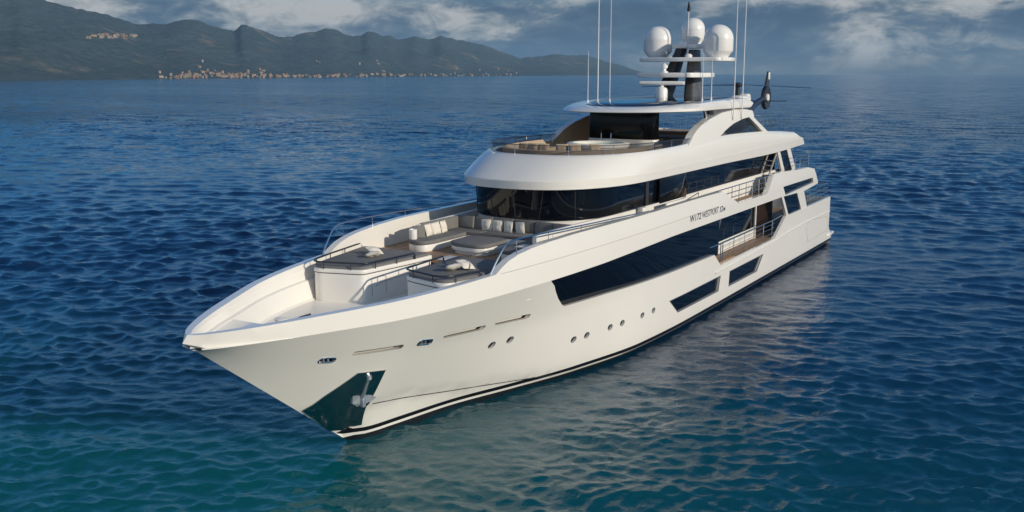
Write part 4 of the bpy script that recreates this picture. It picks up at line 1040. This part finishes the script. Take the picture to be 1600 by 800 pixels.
def hills():
    pxs = np.arange(-900, 1101, 3.); ts = np.concatenate([[-.06, -.01], np.linspace(0.003, 1.0, 60), [1.15, 1.4, 1.8, 2.2]])
    vs = []; fs = []
    for p in pxs:
        rs = shore(p); W = 650+rs*.16; a = az(p)
        for t in ts:
            r_ = rs+W*t; vs.append((CAM.x+r_*math.cos(a), CAM.y+r_*math.sin(a), terr(p, r_)))
    n = len(ts)
    for i in range(len(pxs)-1):
        for j in range(n-1): fs.append((i*n+j, (i+1)*n+j, (i+1)*n+j+1, i*n+j+1))
    m = MB(); m.add(vs, fs)
    mm = bpy.data.materials.new('hazed hill woods'); mm.use_nodes = True; t = mm.node_tree; b = t.nodes['Principled BSDF']
    g = N(t, 'ShaderNodeNewGeometry'); pos = g.outputs['Position']
    a_ = NOISE(t, pos, .006, 8, .62); f2 = NOISE(t, pos, .05, 4, .7)
    c1 = RAMP(t, f2, [(.3, (.034, .058, .068)), (.7, (.076, .102, .106))])  # woods colour shifted blue-grey: distance haze put into the colour
    c2 = RAMP(t, f2, [(.3, (.12, .10, .07)), (.7, (.26, .21, .16))])
    t.links.new(MIX(t, MATH(t, 'MULTIPLY', MATH(t, 'SUBTRACT', a_, .58), 9., True), c1, c2), b.inputs['Base Color'])
    b.inputs['Roughness'].default_value = .9; b.inputs['Specular IOR Level'].default_value = .1
    bn = N(t, 'ShaderNodeBump'); bn.inputs['Strength'].default_value = 1.; bn.inputs['Distance'].default_value = 12.
    t.links.new(MATH(t, 'ADD', NOISE(t, pos, .02, 6, .65), MATH(t, 'MULTIPLY', f2, .5)), bn.inputs['Height']); t.links.new(bn.outputs[0], b.inputs['Normal'])
    o = m.build('hills', mm, None, 80); tag(o, kind='structure')
hills()
def house_mesh(w, d, hgt, wall, roof, seed):
    m = MB(); m.add([(-w/2, -d/2, -3), (w/2, -d/2, -3), (w/2, d/2, -3), (-w/2, d/2, -3), (-w/2, -d/2, hgt), (w/2, -d/2, hgt), (w/2, d/2, hgt), (-w/2, d/2, hgt), (0, -d/2, hgt+w*.2), (0, d/2, hgt+w*.2)],
        [(0, 1, 5, 4), (1, 2, 6, 5), (2, 3, 7, 6), (3, 0, 4, 7), (4, 5, 8), (6, 7, 9)], 0)
    e = .4
    m.add([(-w/2-e, -d/2-e, hgt-.1), (0, -d/2-e, hgt+w*.2+.15), (0, d/2+e, hgt+w*.2+.15), (-w/2-e, d/2+e, hgt-.1), (w/2+e, -d/2-e, hgt-.1), (w/2+e, d/2+e, hgt-.1)], [(0, 1, 2, 3), (1, 4, 5, 2)], 1)
    nf = max(1, int(hgt/3))
    for k in range(nf):
        for x in np.arange(-w/2+1.5, w/2-1, 2.6):
            for yy in (-d/2-.05, d/2+.05): m.add([(x, yy, 1+3*k), (x+1.1, yy, 1+3*k), (x+1.1, yy, 2.6+3*k), (x, yy, 2.6+3*k)], [(0, 1, 2, 3)], 2)
    o = m.build('house', [wall, roof, 'glass']); me = o.data; bpy.data.objects.remove(o); return me
WALLS = [('white', mat('plaster white', (.31, .285, .25), .8)), ('cream', mat('plaster cream', (.32, .26, .19), .8)), ('pink', mat('plaster rose', (.29, .19, .14), .8))]
ROOF = mat('terracotta tiles', (.26, .12, .075), .8)
HM = [(c, sz, house_mesh(w, d, hg, wm, ROOF, 0)) for c, wm in WALLS for sz, w, d, hg in (('small', 8, 9, 5.5), ('tall', 10, 11, 10.5), ('long', 11, 20, 7.5))]
rh = random.Random(4)
def place_house(px, r_, where):
    c, sz, me = rh.choice(HM)
    o = bpy.data.objects.new('house', me); sc.collection.objects.link(o); a = az(px)
    o.location = (CAM.x+r_*math.cos(a), CAM.y+r_*math.sin(a), terr(px, r_)-.5)
    o.rotation_euler.z = rh.uniform(0, math.pi)
    k = .42*(1+.2*max(0, (r_-2000)/2000)); o.scale = (k, k, k*rh.uniform(.9, 1.2))
    tag(o, '%s %s house with tiled roof %s' % (sz, c, where), 'house', '%s %s houses, %s' % (sz, c, where))
n_h = 0
while n_h < 205:
    px = rh.triangular(245, 860, 320); rs = shore(px); W = 650+rs*.16
    t = abs(rh.gauss(0, .035))+.006
    if 315 < px < 350: t = abs(rh.gauss(.03, .05))+.006
    place_house(px, rs+W*t, 'in the shore town under the hills'); n_h += 1
for i in range(14):
    px = rh.uniform(265, 850); rs = shore(px); W = 650+rs*.16
    place_house(px, rs+W*rh.uniform(.1, .38), 'on the wooded slope above the town')
for i in range(40):
    px = rh.gauss(190, 22); px = min(238, max(150, px)); rs = shore(px); W = 650+rs*.16
    best = min((abs(113.5-(terr(px, rs+W*t)-11.3)/(rs+W*t)*FPX-(63+rh.uniform(-2.5, 2.5))), t) for t in np.linspace(.05, .98, 60))
    place_house(px, rs+W*best[1], 'in the hill village on the mountain')

# ================================================================== air
hzm = bpy.data.materials.new('sea haze'); hzm.use_nodes = True; t = hzm.node_tree; t.nodes.clear()
ho = N(t, 'ShaderNodeOutputMaterial'); pv = N(t, 'ShaderNodeVolumePrincipled'); t.links.new(pv.outputs[0], ho.inputs['Volume'])
pv.inputs['Color'].default_value = (.42, .70, .95, 1); pv.inputs['Density'].default_value = .85e-4; pv.inputs['Anisotropy'].default_value = .0
hb_ = MB(); hb_.box((CAM.x, CAM.y, 108.), (14600, 14600, 220.)); hzo = hb_.build('haze', hzm); tag(hzo, kind='stuff')
hzo.visible_shadow = True
